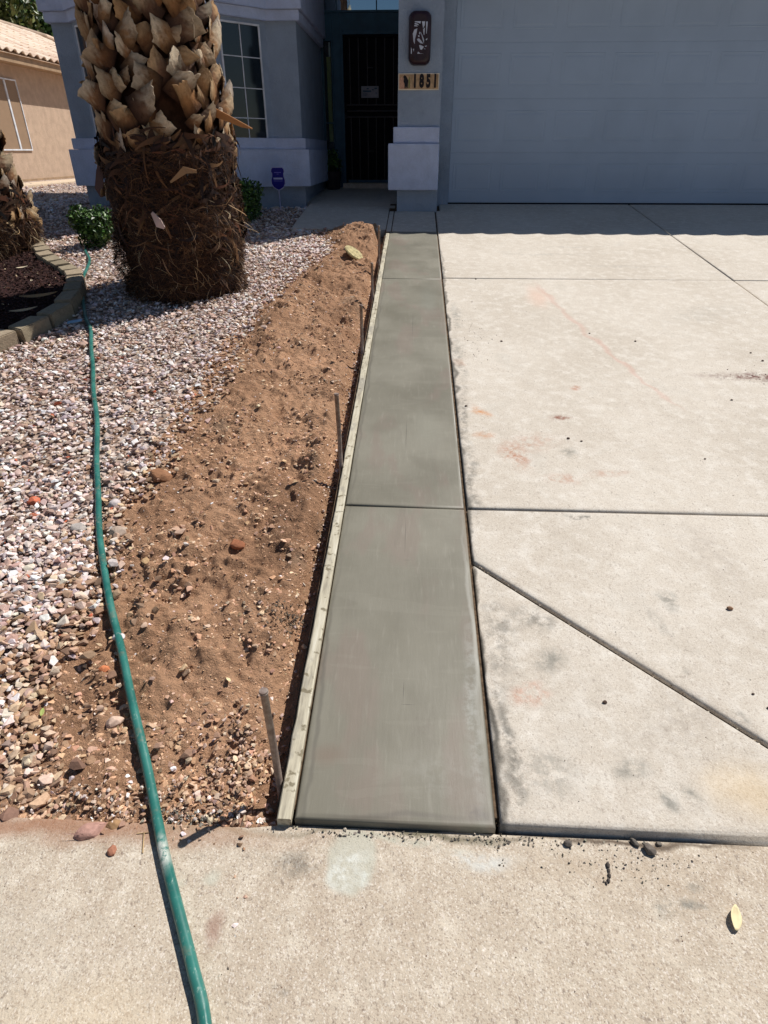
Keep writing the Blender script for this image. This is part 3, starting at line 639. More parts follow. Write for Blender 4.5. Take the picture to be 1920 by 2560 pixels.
# ------------------------------------------------------------------ tubes
def tube_bm(bm, pts, rad, seg=10, cap=True):
    P = [Vector(p) for p in pts]; rings = []
    for i, p in enumerate(P):
        t = (P[min(i+1, len(P)-1)]-P[max(i-1, 0)]).normalized()
        a = t.cross(Vector((0, 0, 1)))
        if a.length < .05: a = t.cross(Vector((0, 1, 0)))
        a.normalize(); b = a.cross(t).normalized()
        rr = rad[i] if isinstance(rad, (list, tuple)) else rad
        rings.append([bm.verts.new(p+(a*math.cos(2*math.pi*k/seg)+b*math.sin(2*math.pi*k/seg))*rr) for k in range(seg)])
    for A, B in zip(rings, rings[1:]):
        for k in range(seg):
            bm.faces.new((A[k], A[(k+1) % seg], B[(k+1) % seg], B[k])).smooth = True
    if cap: bm.faces.new(rings[0]); bm.faces.new(rings[-1][::-1])
    return bm
def catmull(pts, n=8):
    P = [Vector(p) for p in pts]; P = [P[0]*2-P[1]]+P+[P[-1]*2-P[-2]]; out = []
    for i in range(1, len(P)-2):
        for k in range(n):
            t = k/n; a, b, c, d = P[i-1], P[i], P[i+1], P[i+2]
            out.append(.5*((2*b)+(-a+c)*t+(2*a-5*b+4*c-d)*t*t+(-a+3*b-3*c+d)*t**3))
    out.append(P[-2]); return out
HP = [(-3.80, 7.60), (-3.661, 7.331), (-3.42, 6.75), (-3.239, 6.347), (-2.93, 5.597), (-2.72, 5.12), (-2.541, 4.772), (-2.396, 4.479), (-2.149, 3.973), (-1.879, 3.427), (-1.7, 3.039), (-1.569, 2.712), (-1.441, 2.435), (-1.32, 2.164), (-1.206, 1.933), (-1.081, 1.711), (-.967, 1.52), (-.863, 1.337), (-.771, 1.179), (-.69, 1.04), (-.626, .918), (-.56, .81), (-.501, .714), (-.447, .627), (-.397, .54), (-.34, .40), (-.27, .2), (-.2, -.1), (-.15, -.4)]
hp = catmull([(x, y, 0) for x, y in HP], 6); hz = []
for p in hp:
    base = float(yard(p.x, p.y))+.012 if p.y > .99 else float(side_z(p.y))
    hz.append(base)
hz = np.array(hz); hz = np.convolve(np.pad(hz, 4, 'edge'), np.ones(9)/9, 'valid')
hx = np.array([p.x for p in hp]); hx = hx-np.linspace(hx[0], hx[-1], len(hx)); hx = np.convolve(np.pad(hx, 5, 'reflect', reflect_type='odd'), np.ones(11)/11, 'valid')+np.linspace(hp[0].x, hp[-1].x, len(hp))
hp = [Vector((float(hx[i]), p.y, z+.0135)) for i, (p, z) in enumerate(zip(hp, hz))]
tag(from_bm('garden_hose', tube_bm(bmesh.new(), hp, .0138, 14), M['hose'], smooth=True), 'long green garden hose lying across the gravel, soil and sidewalk', 'hose')

# form board and stakes
fb = empty('form_board', (-.306, 4.2, S*4.2), 'long weathered wooden form board along the left edge of the fresh strip', 'board')
def board(y0, y1, xa0, xa1, name='plank'):
    n = max(8, int((y1-y0)/.06)); V = []; F = []
    r = np.random.default_rng(int(y0*100)+3)
    for i in range(n+1):
        y = y0+(y1-y0)*i/n; t = i/n; xc = xa0+(xa1-xa0)*t; jl = r.normal(0, .0011); wob = .003*math.sin(y*1.7)
        z = S*y+.0035+.001*math.sin(y*5)
        xr = xc+.019+wob*.3; xl_ = xc-.019+jl+wob*.3
        for (x, zz) in ((xl_, z-.09), (xl_+.0005, z-.004), (xl_+.004, z), (xr-.003, z), (xr, z-.003), (xr, z-.09)): V.append((x, y, zz))
    for i in range(n):
        for k in range(6):
            a = i*6+k; b = i*6+(k+1) % 6; F.append((a, b, b+6, a+6))
    me = arr_mesh(name, V, F); o = link(name, me, M['wood'], fb)
    bm = bmesh.new(); bm.from_mesh(me)
    bmesh.ops.holes_fill(bm, edges=[e for e in bm.edges if e.is_boundary]); bmesh.ops.recalc_face_normals(bm, faces=bm.faces); bm.to_mesh(me); bm.free(); return o
board(.962, 2.30, -.309, -.304); board(2.303, 7.44, -.304, -.301)
def stake(x0, y0, z0, x1, y1, z1, rad, label, hooked=False):
    t = empty('form_stake', (x0, y0, z0), label, 'stake', 'steel stakes holding the form board')
    rod = from_bm('rod', tube_bm(bmesh.new(), [(x0, y0, z0-.18), (x0+(x1-x0)*.4, y0+(y1-y0)*.4, z0+(z1-z0)*.4), (x1, y1, z1)], rad, 12, True), M['steel'], t)
    from_bm('head', tube_bm(bmesh.new(), [(x1, y1, z1-.002), (x1, y1, z1+.004)], [rad*1.22, rad*1.1], 14), M['steel'], t)
    return t
stake(-.340, 1.075, .118, -.353, 1.082, .448, .0102, 'nearest stake, leaning left beside the near end of the form board')
stake(-.333, 2.69, .299, -.343, 2.69, .655, .0102, 'second stake from the sidewalk, beside the form board')
stake(-.336, 4.1, .456, -.338, 4.1, .757, .0102, 'third stake from the sidewalk, beside the form board')
stake(-.338, 5.26, .586, -.340, 5.26, .842, .0102, 'fourth stake from the sidewalk, beside the form board')
stake(-.336, 6.22, .694, -.328, 6.22, .984, .0092, 'fifth stake from the sidewalk, the lower one of the far pair')
stake(-.346, 6.385, .712, -.342, 6.385, 1.008, .0092, 'farthest and taller stake of the pair near the shaded walkway')

# stone disc, leaf, scrap, twigs
bm = bmesh.new(); bmesh.ops.create_cone(bm, cap_ends=True, segments=32, radius1=.112, radius2=.108, depth=.022)
bmesh.ops.bevel(bm, geom=[e for e in bm.edges if abs(e.calc_face_angle(0)) > .8], offset=.006, segments=2, affect='EDGES')
for k in range(26):
    a = random.uniform(0, 6.28); q = .075*math.sqrt(random.random()); bmesh.ops.create_icosphere(bm, subdivisions=1, radius=random.uniform(.008, .016), matrix=Matrix.Translation((q*math.cos(a), q*math.sin(a), .010)) @ Matrix.Diagonal((1, 1, .3, 1)))
o = from_bm('stone_disc', bm, M['disc'], loc=(-.605, 6.63, float(yard(-.605, 6.63))+.045)); o.rotation_euler = (.05, .62, -.25)
tag(o, 'round yellowish stone disc tilted on the soil near the far stakes', 'stepping stone')
def leaf_obj(name, x, y, z, L, wd, rot, mat, label, cat, curl=.3):
    V, F = [], []
    for i in range(9):
        t = i/8; wv = wd*math.sin(math.pi*min(1, t*.93+.05))**.8*.5
        for s in (-1, -.5, 0, .5, 1):
            V.append((s*wv, (t-.5)*L, curl*L*((t-.5)**2)+abs(s)*wv*.55-curl*L*.05))
    for i in range(8):
        for k in range(4):
            a = i*5+k; F.append((a, a+1, a+6, a+5))
    me = arr_mesh(name, V, F, smooth=True); o = link(name, me, mat, loc=(x, y, z)); o.rotation_euler = (.1, .35, rot)
    m = o.modifiers.new('thick', 'SOLIDIFY'); m.thickness = .0006
    return tag(o, label, cat)
leaf_obj('dry_leaf', .781, .784, float(side_z(.784))+.008, .058, .027, -.35, M['leafy'], 'pale yellow dry leaf on the sidewalk at the right', 'leaf')
leaf_obj('dry_leaf', -1.125, 1.275, float(yard(-1.125, 1.275))+.02, .03, .012, .3, plain('green_leaf', srgb(150, 160, 90)), 'small pale green leaf standing among the near gravel', 'leaf')
leaf_obj('dry_leaf', -.575, 1.42, float(yard(-.575, 1.42))+.012, .022, .012, .9, M['leafy'], 'tiny cream leaf on the soil above the nearest stake', 'leaf')
bm = bmesh.new(); box_bm(bm, -.055, .05, -.022, .026, 0, .006, .002)
o = from_bm('plastic_scrap', bm, plain('pale_blue_scrap', srgb(150, 190, 214), .5), loc=(-2.58, 4.66, float(yard(-2.58, 4.66))+.022)); o.rotation_euler = (.12, -.1, .4)
tag(o, 'pale blue scrap lying on the shaded gravel beside the edging', 'scrap')
def twig(pts, rad, label, colr=srgb(186, 160, 120)):
    return tag(from_bm('twig', tube_bm(bmesh.new(), pts, rad, 6), plain('twig_tan', colr, .8)), label, 'twig')
z0 = float(side_z(.88)); twig([(-.672, .925, z0+.004), (-.664, .9, z0+.003), (-.655, .872, z0+.003)], .0016, 'thin tan twig on the sidewalk left of the hose')
twig([(-.69, .922, z0+.003), (-.66, .926, z0+.003)], .0012, 'short twig crossing the thin tan twig on the sidewalk')
for i, (x, y, a, L, lab) in enumerate(((-1.06, 1.53, .3, .05, 'straw lying over the soil just left of the hose'), (-.68, 1.9, 1.2, .06, 'thin dark twig on the flat pale soil'), (-.9, 2.6, 2.2, .05, 'straw at the top edge of the bare soil beside the brown rock'), (-.62, 1.6, 2.6, .04, 'short straw near the middle of the lower bare soil'))):
    dx, dy = math.cos(a)*L/2, math.sin(a)*L/2
    twig([(x-dx, y-dy, float(yard(x-dx, y-dy))+.008), (x, y, float(yard(x, y))+.012), (x+dx, y+dy, float(yard(x+dx, y+dy))+.008)], .0013, lab, srgb(150, 118, 84))

# ------------------------------------------------------------------ planter: edging blocks, mulch
ed = empty('planter_edging', (-2.76, 4.9, S*4.9), 'curved edging of tan concrete blocks round the mulch bed under the left palm', 'edging')
bl_pts = [Vector((-3.3, 3.5)), Vector((-3.02, 3.86))]+[Vector(p) for p in ring]+[Vector((-4.15, 7.08)), Vector((-4.27, 7.25))]
# arc length resample
seglen = [0]; 
for a, b in zip(bl_pts, bl_pts[1:]): seglen.append(seglen[-1]+(b-a).length)
def along(d):
    for i in range(len(seglen)-1):
        if d <= seglen[i+1]:
            t = (d-seglen[i])/(seglen[i+1]-seglen[i]); return bl_pts[i].lerp(bl_pts[i+1], t)
    return bl_pts[-1]
d = 0; bi = 0
while d < seglen[-1]-.1:
    Lb = (.30 if d < 1.55 else .215)
    a, b = along(d+.004), along(min(seglen[-1], d+Lb-.004)); mid = (a+b)/2; tdir = (b-a).normalized(); nrm = Vector((tdir.y, -tdir.x))
    if nrm.x < 0: nrm = -nrm
    ln = (b-a).length; wdt = .14; jit = random.uniform(-.012, .012)
    bm = bmesh.new(); o1 = nrm*(wdt/2); hh = .085
    q1, q2 = mid-tdir*ln/2+o1*1, mid+tdir*ln/2+o1*1; q3, q4 = mid+tdir*ln*.40-o1, mid-tdir*ln*.40-o1
    zt = .0
    pts = [(p.x-mid.x, p.y-mid.y) for p in (q1, q2, q3, q4)]
    if (q2-q1).cross(q3-q2) < 0: pts = pts[::-1]
    prism_bm(bm, pts, -.06, hh-.02)
    bmesh.ops.bevel(bm, geom=[e for e in bm.edges], offset=.007, segments=2, affect='EDGES')
    o = from_bm('edging_block', bm, M['block'], ed, loc=Vector((mid.x+nrm.x*jit, mid.y+nrm.y*jit, S*mid.y+.005+random.uniform(-.006, .006)))-ed.location)
    o.rotation_euler = (math.atan(S)+random.uniform(-.03, .03), random.uniform(-.03, .03), random.uniform(-.03, .03))
    d += Lb; bi += 1
bm = bmesh.new(); xs_ = np.array(RP)
vs = [bm.verts.new((x-(.03 if x > -4.6 else 0), y, S*y+.02)) for x, y in RP]; f = bm.faces.new(vs)
bmesh.ops.triangulate(bm, faces=[f]); 
tag(from_bm('mulch_bed', bm, M['mulch']), kind='structure')
r_ = np.random.default_rng(71); x = r_.uniform(-5.6, -2.7, 30000); y = r_.uniform(3.6, 7.5, 30000); Rin = RP.copy(); k = inpoly(x, y, Rin) & inpoly(x+.10, y, Rin) & (x > -.62-.66*y-.2); x = x[k]; y = y[k]; n = len(x)
cc = pick([srgb(66, 44, 42), srgb(48, 32, 32), srgb(84, 60, 54), srgb(58, 44, 44), srgb(74, 50, 40)], n, r_, .25); lt = r_.uniform(0, 1, n) < .012; cc[lt] = np.array(srgb(196, 176, 146)[:3])
o = scatter('mulch_chips', np.stack([x, y, S*y+.022+r_.uniform(0, .02, n)], 1), r_.uniform(.007, .02, n), cc, TC, M['soil_bit'], .5, 5)
tag(o, 'dark reddish brown mulch chips filling the planter bed', 'mulch', kind='stuff')
for i, (x, y, rot, L, c_, lab) in enumerate(((-2.93, 4.62, .5, .2, srgb(170, 150, 120), 'curled pale dead leaf base lying on the shaded mulch by the edging'), (-2.98, 4.95, .75, .3, srgb(150, 120, 86), 'long tan dead leaf stalk leaning on the edging blocks'), (-3.25, 5.35, 1.9, .12, srgb(206, 190, 160), 'short forked pale twig on the mulch'), (-3.55, 5.75, .4, .1, srgb(200, 186, 158), 'small pale husk near the far mulch edge'))):
    leaf_obj('leaf_base', x, y, S*y+.07, L, L*.16, -rot-.6, plain('husk%d' % i, c_, .8), lab, 'leaf base', .35)

# ------------------------------------------------------------------ palms
def boot_mesh(seed):
    r = random.Random(seed); nu, nv = 8, 9; L = 1; V = []; C = []
    shear = r.uniform(-.38, .38); point = r.uniform(-.05, .10); w0, w1 = r.uniform(.9, 1.15), r.uniform(.68, .95); curl = r.uniform(-.04, .14)
    tipc = np.array(srgb(*r.choice([(216, 198, 166), (222, 210, 186), (200, 172, 134), (210, 200, 186)]))[:3]); midc = np.array(srgb(*r.choice([(150, 112, 78), (134, 104, 82), (166, 128, 88)]))[:3]); basec = np.array(srgb(62, 38, 26)[:3])
    notch = [r.choice((0, 0, 0, -.03, .02, -.02, -.07)) for _ in range(nu+1)]
    for side in (0, 1):
        for j in range(nv+1):
            t = j/nv
            for i in range(nu+1):
                s = i/nu*2-1
                wv = (w0*(1-t)**1.4+w1*(1-(1-t)**1.4))/2
                tt = t*(1+(shear*s+point*(1-abs(s))-.06*r.random()*(j == nv))*(.6*t))
                x = s*wv; z = tt*L
                yv = -(.20*(1-s*s)*(1-.35*t)+curl*t**1.7)            # outwards is -y
                th = .10*(1-abs(s)**2.5*.8)*(1-.3*t)+.012
                if side: yv += th
                x += r.uniform(-.02, .02); yv += r.uniform(-.012, .012); z += (notch[i] if j == nv else (notch[i]*.3 if j == nv-1 else 0)); 
                V.append((x, yv, z))
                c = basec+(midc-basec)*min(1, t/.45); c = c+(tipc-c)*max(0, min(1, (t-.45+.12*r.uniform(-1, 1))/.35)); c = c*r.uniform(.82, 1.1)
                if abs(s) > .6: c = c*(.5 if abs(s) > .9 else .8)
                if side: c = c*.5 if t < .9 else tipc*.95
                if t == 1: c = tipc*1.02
                C.append(c)
    F = []; N = (nv+1)*(nu+1)
    idx = lambda side, j, i: side*N+j*(nu+1)+i
    for j in range(nv):
        for i in range(nu):
            F.append((idx(0, j, i), idx(0, j, i+1), idx(0, j+1, i+1), idx(0, j+1, i)))
            F.append((idx(1, j, i), idx(1, j+1, i), idx(1, j+1, i+1), idx(1, j, i+1)))
        F.append((idx(0, j, 0), idx(0, j+1, 0), idx(1, j+1, 0), idx(1, j, 0)))
        F.append((idx(0, j, nu), idx(1, j, nu), idx(1, j+1, nu), idx(0, j+1, nu)))
    for i in range(nu):
        F.append((idx(0, nv, i), idx(0, nv, i+1), idx(1, nv, i+1), idx(1, nv, i)))
    me = arr_mesh('leaf_base', V, F, np.clip(np.array(C), 0, .9), smooth=False)
    me.materials.append(M['boot']); return me
BOOTS = [boot_mesh(100+i) for i in range(16)]
def ribbons(name, n, cx, cy, rad, z0, z1, parent, seed, mat, lens=(.05, .22), cols=None, out=.09, horiz=.75, wid=(.001, .0042)):
    """shaggy dead fibres: many thin curved strips standing off the trunk"""
    r = np.random.default_rng(seed); V = np.zeros((n, 12, 3)); C = np.zeros((n, 12, 3))
    th = r.uniform(0, 2*np.pi, n); z = z0+(z1-z0)*r.uniform(0, 1, n); L = r.uniform(lens[0], lens[1], n)
    hz = r.uniform(0, 1, n) < horiz
    ang = np.where(hz, r.normal(0, .35, n)+np.where(r.uniform(0, 1, n) < .5, 0, np.pi), r.normal(-1.3, .5, n))
    ow = r.uniform(.1, 1, n)**2*out*2.2; cv = r.normal(0, .6, n); w_ = r.uniform(wid[0], wid[1], n)
    base = pick(cols, n, r, .25); lump = .085*fbm(th*1.3+cx, z*2.4, 1.5, 3, 91)-.01-.02*sstep(.9, 1.0, fbm(th, z*9, 1, 2, 5)); 
    for k in range(6):
        t = k/5; a2 = ang+cv*t
        s = L*t*np.cos(a2); zz = z+L*t*np.sin(a2)-.10*L*t*t
        R = rad(z)+.008+lump+ow*np.sin(t*2.2)*.55
        for q, sg in ((0, -1), (1, 1)):
            ww = w_*(1-t*.8)*sg
            th2 = th+(s-np.sin(a2)*ww)/R
            V[:, k*2+q] = np.stack([cx+R*np.cos(th2), cy+R*np.sin(th2), zz+np.cos(a2)*ww], 1)
            C[:, k*2+q] = base*(.55+.6*t)
    F = np.array([[k*2, k*2+1, k*2+3, k*2+2] for k in range(5)])
    F = (F[None]+(np.arange(n)*12)[:, None, None]).reshape(-1, 4)
    me = arr_mesh(name, V.reshape(-1, 3), F, np.clip(C.reshape(-1, 3), 0, .9)); o = link(name, me, mat, parent); o['kind'] = 'stuff'; return o
def palm(cx, cy, zb, prof, ztop, zboot, seed, label, nb, zfib, group='palms in the front yard', nf=17000):
    root = empty('palm_tree', (cx, cy, zb), label, 'palm tree', group)
    rq = np.random.default_rng(seed+50); m_ = 900; a_ = rq.uniform(0, 6.283, m_); q_ = .40+np.abs(rq.normal(0, .13, m_)); px_, py_ = cx+q_*np.cos(a_), cy+q_*np.sin(a_)
    o_ = scatter('fallen_fibre', np.stack([px_, py_, yard(px_, py_)+.026], 1), rq.uniform(.012, .04, m_), pick([srgb(88, 62, 42), srgb(130, 98, 66), srgb(60, 42, 30), srgb(160, 130, 96)], m_, rq, .2), TCT, M['soil_bit'], .25, seed, root); o_['kind'] = 'stuff'; o_.location = -Vector(root.location)
    zz = [p[0] for p in prof]; rr_ = [p[1] for p in prof]
    rad = lambda z: np.interp(z, zz, rr_)
    # core trunk
    nz, na = 90, 44; V, F = [], []
    for i in range(nz+1):
        z = zb-.12+(ztop-zb+.12)*i/nz
        for k in range(na):
            a = 2*math.pi*k/na; f_ = float(fbm(a*3.2+seed, z*5, 1.5, 3, seed)); q = float(rad(z))*(.86 if z > zboot else .94)+.035*f_
            V.append((cx+q*math.cos(a), cy+q*math.sin(a), z))
    for i in range(nz):
        for k in range(na):
            F.append((i*na+k, i*na+(k+1) % na, (i+1)*na+(k+1) % na, (i+1)*na+k))
    link('trunk', arr_mesh('trunk', V, F, smooth=True), M['bark'], root)
    r = random.Random(seed); ga = 2.39996*1
    # cut leaf bases, in two crossing spirals; large ones up to the frame's top, sparser above
    k = 0; z = zboot-.12
    while z < ztop-.1:
        a = k*ga+r.uniform(-.18, .18); s_ = r.uniform(.14, .235)*(.8 if z < zboot+.1 else 1)
        R0 = float(rad(z))*.93
        o = bpy.data.objects.new('leaf_base', BOOTS[r.randrange(16)]); COL.objects.link(o); o.parent = root
        skew = (.95 if k % 2 else -.75)+r.uniform(-.45, .4)
        n_ = Vector((math.cos(a), math.sin(a), 0)); t_ = Vector((-math.sin(a), math.cos(a), 0))
        up = (Vector((0, 0, 1))*math.cos(skew)+t_*math.sin(skew)+n_*r.uniform(.0, .28)).normalized()
        yv = -n_; xv = yv.cross(up).normalized(); yv = up.cross(xv).normalized()
        m = Matrix((xv, yv, up)).transposed().to_4x4(); m.translation = Vector((R0*n_.x, R0*n_.y, z-zb))
        o.matrix_local = m @ Matrix.Diagonal((s_*r.uniform(.68, .95), s_*r.uniform(.45, .62), s_, 1))
        k += 1; z += (.0052 if z < zboot+1.1 else .05)
    DK = [srgb(*c) for c in ((58, 36, 24), (44, 27, 19), (74, 48, 32), (38, 24, 19), (90, 60, 38), (106, 76, 50))]
    LTc = [srgb(*c) for c in ((140, 108, 76), (176, 144, 106), (120, 90, 62), (196, 172, 138))]
    ribbons('fibre_mat', int(nf*1.5), cx, cy, rad, zb-.02, zfib, root, seed+1, M['fibre'], (.03, .12), DK, .03, .8)
    ribbons('fibre_fringe', int(nf*.20), cx, cy, rad, zb, zb+(zfib-zb)*.62, root, seed+2, M['fibre'], (.04, .16), DK+DK+LTc, .06, .5, (.0008, .003))
    ribbons('fibre_wisps', int(nf*.012), cx, cy, rad, zb+.02, zb+(zfib-zb)*.7, root, seed+4, M['fibre'], (.08, .2), LTc, .12, .3, (.0015, .0045))
    ribbons('shredded_sheath', int(nf*.05), cx, cy, rad, zb+.35, zfib+.12, root, seed+3, M['fibre'], (.08, .24), DK+DK[2:]+[srgb(96, 58, 38)], .035, .9, (.008, .03))
    # shredded stubs of old leaf bases lower down
    k = 0
    for q in range(46):
        a = q*ga*1.31+r.uniform(-.3, .3); z = r.uniform(zb+.25, zfib) if q % 4 == 0 else r.uniform(zfib-.32, zfib)
        o = bpy.data.objects.new('old_leaf_stub', BOOTS[r.randrange(16)]); COL.objects.link(o); o.parent = root
        n_ = Vector((math.cos(a), math.sin(a), 0)); up = (Vector((0, 0, 1))*r.uniform(-.3, .8)+Vector((-math.sin(a), math.cos(a), 0))*r.choice((-1, 1))+n_*.25).normalized()
        yv = -n_; xv = yv.cross(up).normalized(); yv = up.cross(xv).normalized()
        m = Matrix((xv, yv, up)).transposed().to_4x4(); R0 = float(rad(z))*.9; m.translation = Vector((R0*n_.x, R0*n_.y, z-zb)); s_ = r.uniform(.10, .19)*(1.25 if q % 3 == 1 else 1)
        o.matrix_local = m @ Matrix.Diagonal((s_*.6, s_*.4, s_, 1))
    return root
p1 = palm(-1.985, 5.60, .60, [(.5, .46), (.66, .48), (.8, .50), (1.03, .51), (1.3, .505), (1.45, .50), (1.55, .50), (1.75, .505), (1.95, .50), (2.12, .46), (2.3, .445), (2.6, .46), (3.6, .46), (6, .36)], 5.2, 1.72, 3, 'large palm with cut tan leaf bases above a shaggy brown base', 300, 1.62)
p2 = palm(-4.36, 6.55, .72, [(.6, .46), (.8, .50), (1.0, .54), (1.15, .52), (1.3, .46), (1.55, .38), (2, .36), (5, .34)], 4.6, 1.35, 9, 'palm at the left edge standing in the mulch bed', 200, 1.2, nf=7000)
# torn husk hanging off the left flank, dry blade sticking out to the right
leaf_p = lambda name, pts, wd, colr, par: from_bm(name, ribbon_bm(pts, wd), plain(name+'_mat', colr, .7, bscale=50, bstr=.4), par)
def ribbon_bm(pts, wd):
    bm = bmesh.new(); P = [Vector(p) for p in pts]; a = []
    for i, p in enumerate(P):
        t = (P[min(i+1, len(P)-1)]-P[max(i-1, 0)]).normalized(); s_ = t.cross(Vector((.25, 1, .1))).normalized()
        ww = wd[i]; nn = t.cross(s_).normalized()*.004
        a.append([bm.verts.new(p+s_*ww+nn), bm.verts.new(p-s_*ww+nn), bm.verts.new(p-s_*ww-nn), bm.verts.new(p+s_*ww-nn)])
    for A, B in zip(a, a[1:]):
        for k in range(4): bm.faces.new((A[k], A[(k+1) % 4], B[(k+1) % 4], B[k]))
    bm.faces.new(a[0][::-1]); bm.faces.new(a[-1]); return bm
leaf_p('dry_blade', [(-1.55, 5.45, 1.88), (-1.42, 5.42, 1.83), (-1.32, 5.40, 1.79), (-1.24, 5.38, 1.765)], [.03, .022, .016, .003], srgb(176, 122, 74), p1)
leaf_p('torn_husk', [(-2.42, 5.45, 1.62), (-2.50, 5.43, 1.48), (-2.53, 5.42, 1.36), (-2.52, 5.42, 1.30)], [.02, .03, .038, .012], srgb(84, 62, 56), p1)
leaf_p('torn_husk', [(-1.98, 5.03, 1.22), (-1.93, 5.00, 1.15), (-1.89, 4.99, 1.12)], [.012, .036, .01], srgb(196, 170, 160), p1)
leaf_p('torn_husk', [(-1.82, 5.08, 1.42), (-1.70, 5.08, 1.50), (-1.62, 5.10, 1.49)], [.006, .024, .01], srgb(150, 118, 84), p1)

# ------------------------------------------------------------------ shrubs and trees
def leaves(name, n, c, rad, L, cols, seed, parent, mat=None, shell=.45, lumps=None):
    r = np.random.default_rng(seed); d = r.normal(size=(n, 3)); d /= np.linalg.norm(d, axis=1)[:, None]
    q = (shell+(1-shell)*r.uniform(0, 1, n))**.7
    if lumps is not None:
        k = r.integers(0, len(lumps), n); Lc = np.array([l[:3] for l in lumps]); Lr = np.array([l[3] for l in lumps])
        P = Lc[k]+d*q[:, None]*Lr[k][:, None]
    else: P = np.array(c)+d*q[:, None]*np.array(rad)
    u = r.normal(size=(n, 3)); u /= np.linalg.norm(u, axis=1)[:, None]; nn = d+.7*r.normal(size=(n, 3)); v = np.cross(nn, u); v /= np.linalg.norm(v, axis=1)[:, None]; u = np.cross(v, nn); u /= np.linalg.norm(u, axis=1)[:, None]
    s_ = L*r.uniform(.6, 1.25, n)[:, None]; nn = nn/np.linalg.norm(nn, axis=1)[:, None]
    V = np.stack([P-u*s_*.5, P+v*s_*.27+nn*s_*.08, P+u*s_*.5, P-v*s_*.27+nn*s_*.08], 1).reshape(-1, 3)
    F = np.array([[0, 1, 2], [0, 2, 3]]); F = (F[None]+(np.arange(n)*4)[:, None, None]).reshape(-1, 3)
    C = np.repeat(pick(cols, n, r, .22), 4, 0)
    return link(name, arr_mesh(name, V, F, C), mat or M['leafm'], parent)
GR = [srgb(*c) for c in ((50, 82, 32), (70, 106, 40), (40, 68, 28), (90, 124, 54), (48, 78, 36))]
def shrub(x, y, rad, n, label, seed, L=.05):
    root = empty('shrub', (x, y, float(slope(y))-.02), label, 'shrub')
    z = float(slope(y)); r = random.Random(seed)
    lumps = [(x+r.uniform(-.5, .5)*rad, y+r.uniform(-.5, .5)*rad, z+rad*.45+r.uniform(-.25, .5)*rad*.8, rad*r.uniform(.34, .55)) for _ in range(11)]
    leaves('foliage', n, None, None, L, GR, seed, root, lumps=lumps)
    bm = bmesh.new()
    for k in range(9):
        a = r.uniform(0, 6.28); tube_bm(bm, [(x, y, z-.05), (x+.25*rad*math.cos(a), y+.25*rad*math.sin(a), z+.3*rad), (x+.6*rad*math.cos(a), y+.6*rad*math.sin(a), z+.85*rad)], [.012, .008, .004], 6)
    from_bm('stems', bm, M['brown'], root); return root
shrub(-3.42, 7.0, .29, 3000, 'small glossy green shrub left of the large palm where the hose ends', 3, .052)
shrub(-2.95, 7.75, .46, 3600, 'dark green shrub in shade behind the small glossy one', 4, .055)
shrub(-2.12, 8.2, .36, 3000, 'dark shrub in house shade right behind the large palm', 5, .05)
from_bm('shrub_stalk', tube_bm(bmesh.new(), [(-3.80, 7.6, .82), (-3.83, 7.62, 1.0), (-3.80, 7.6, 1.12)], .006, 6), M['brown'])
tag(bpy.data.objects['shrub_stalk'], 'thin bare stalk rising above the small green shrub', 'stalk')
def tree(x, y, z, h, rad, n, label, seed, L=.28, cols=GR):
    root = empty('tree', (x, y, z), label, 'tree', 'trees behind the tan house'); r = random.Random(seed)
    bm = bmesh.new(); tube_bm(bm, [(x, y, z-.2), (x+.1, y, z+h*.35), (x, y+.1, z+h*.7)], [.22, .17, .08], 10)
    for k in range(7):
        a = r.uniform(0, 6.28); tube_bm(bm, [(x, y, z+h*r.uniform(.3, .5)), (x+.4*rad*math.cos(a), y+.4*rad*math.sin(a), z+h*.65), (x+.8*rad*math.cos(a), y+.8*rad*math.sin(a), z+h*.85)], [.08, .05, .02], 6)
    from_bm('trunk', bm, M['brown'], root)
    lumps = [(x+r.uniform(-1, 1)*rad*.8, y+r.uniform(-1, 1)*rad*.8, z+h*r.uniform(.55, 1.0), rad*r.uniform(.22, .42)) for _ in range(22)]
    leaves('crown', n, None, None, L, cols, seed, root, lumps=lumps); return root
G2 = [srgb(*c) for c in ((78, 94, 44), (98, 112, 56), (56, 72, 36), (112, 118, 66))]
tree(-19.5, 30, 1, 6.6, 3.2, 9000, 'green tree with dense crown rising behind the tan roof at the far left', 21, .3, G2)
tree(-17.5, 34.5, 1, 6.2, 2.8, 8000, 'darker green tree between the tan roof and the blue house', 22, .3, GR)

# ------------------------------------------------------------------ the blue-grey house
H = empty('blue_house', (1.0, 9.3, 1.0), 'blue grey stucco house with garage, shaded entry and bay window', 'house')
F0 = .98
# bay
YB = 9.27
P0, P1, P2, P3, P4, P5 = (-4.50, YB), (-4.24, YB), (-3.52, 8.55), (-2.60, 8.55), (-1.86, YB), (-1.49, YB)
bm = prism_bm(bmesh.new(), [P0, P1, P2, P3, P4, P5, (-1.49, 11.6), (-4.50, 11.6)], F0-.15, 4.0)
from_bm('bay_wall', bm, M['wall'], H)
def offset_path(path, d):
    out = []
    for i, p in enumerate(path):
        p = Vector(p); a = Vector(path[max(i-1, 0)]); b = Vector(path[min(i+1, len(path)-1)])
        n1 = (p-a).normalized() if i > 0 else None; n2 = (b-p).normalized() if i < len(path)-1 else None
        r1 = Vector((n1.y, -n1.x)) if n1 else None; r2 = Vector((n2.y, -n2.x)) if n2 else None
        if r1 is None: out.append(p+r2*d)
        elif r2 is None: out.append(p+r1*d)
        else:
            s_ = r1+r2; out.append(p+s_*(d/(1+r1.dot(r2))))
    return out
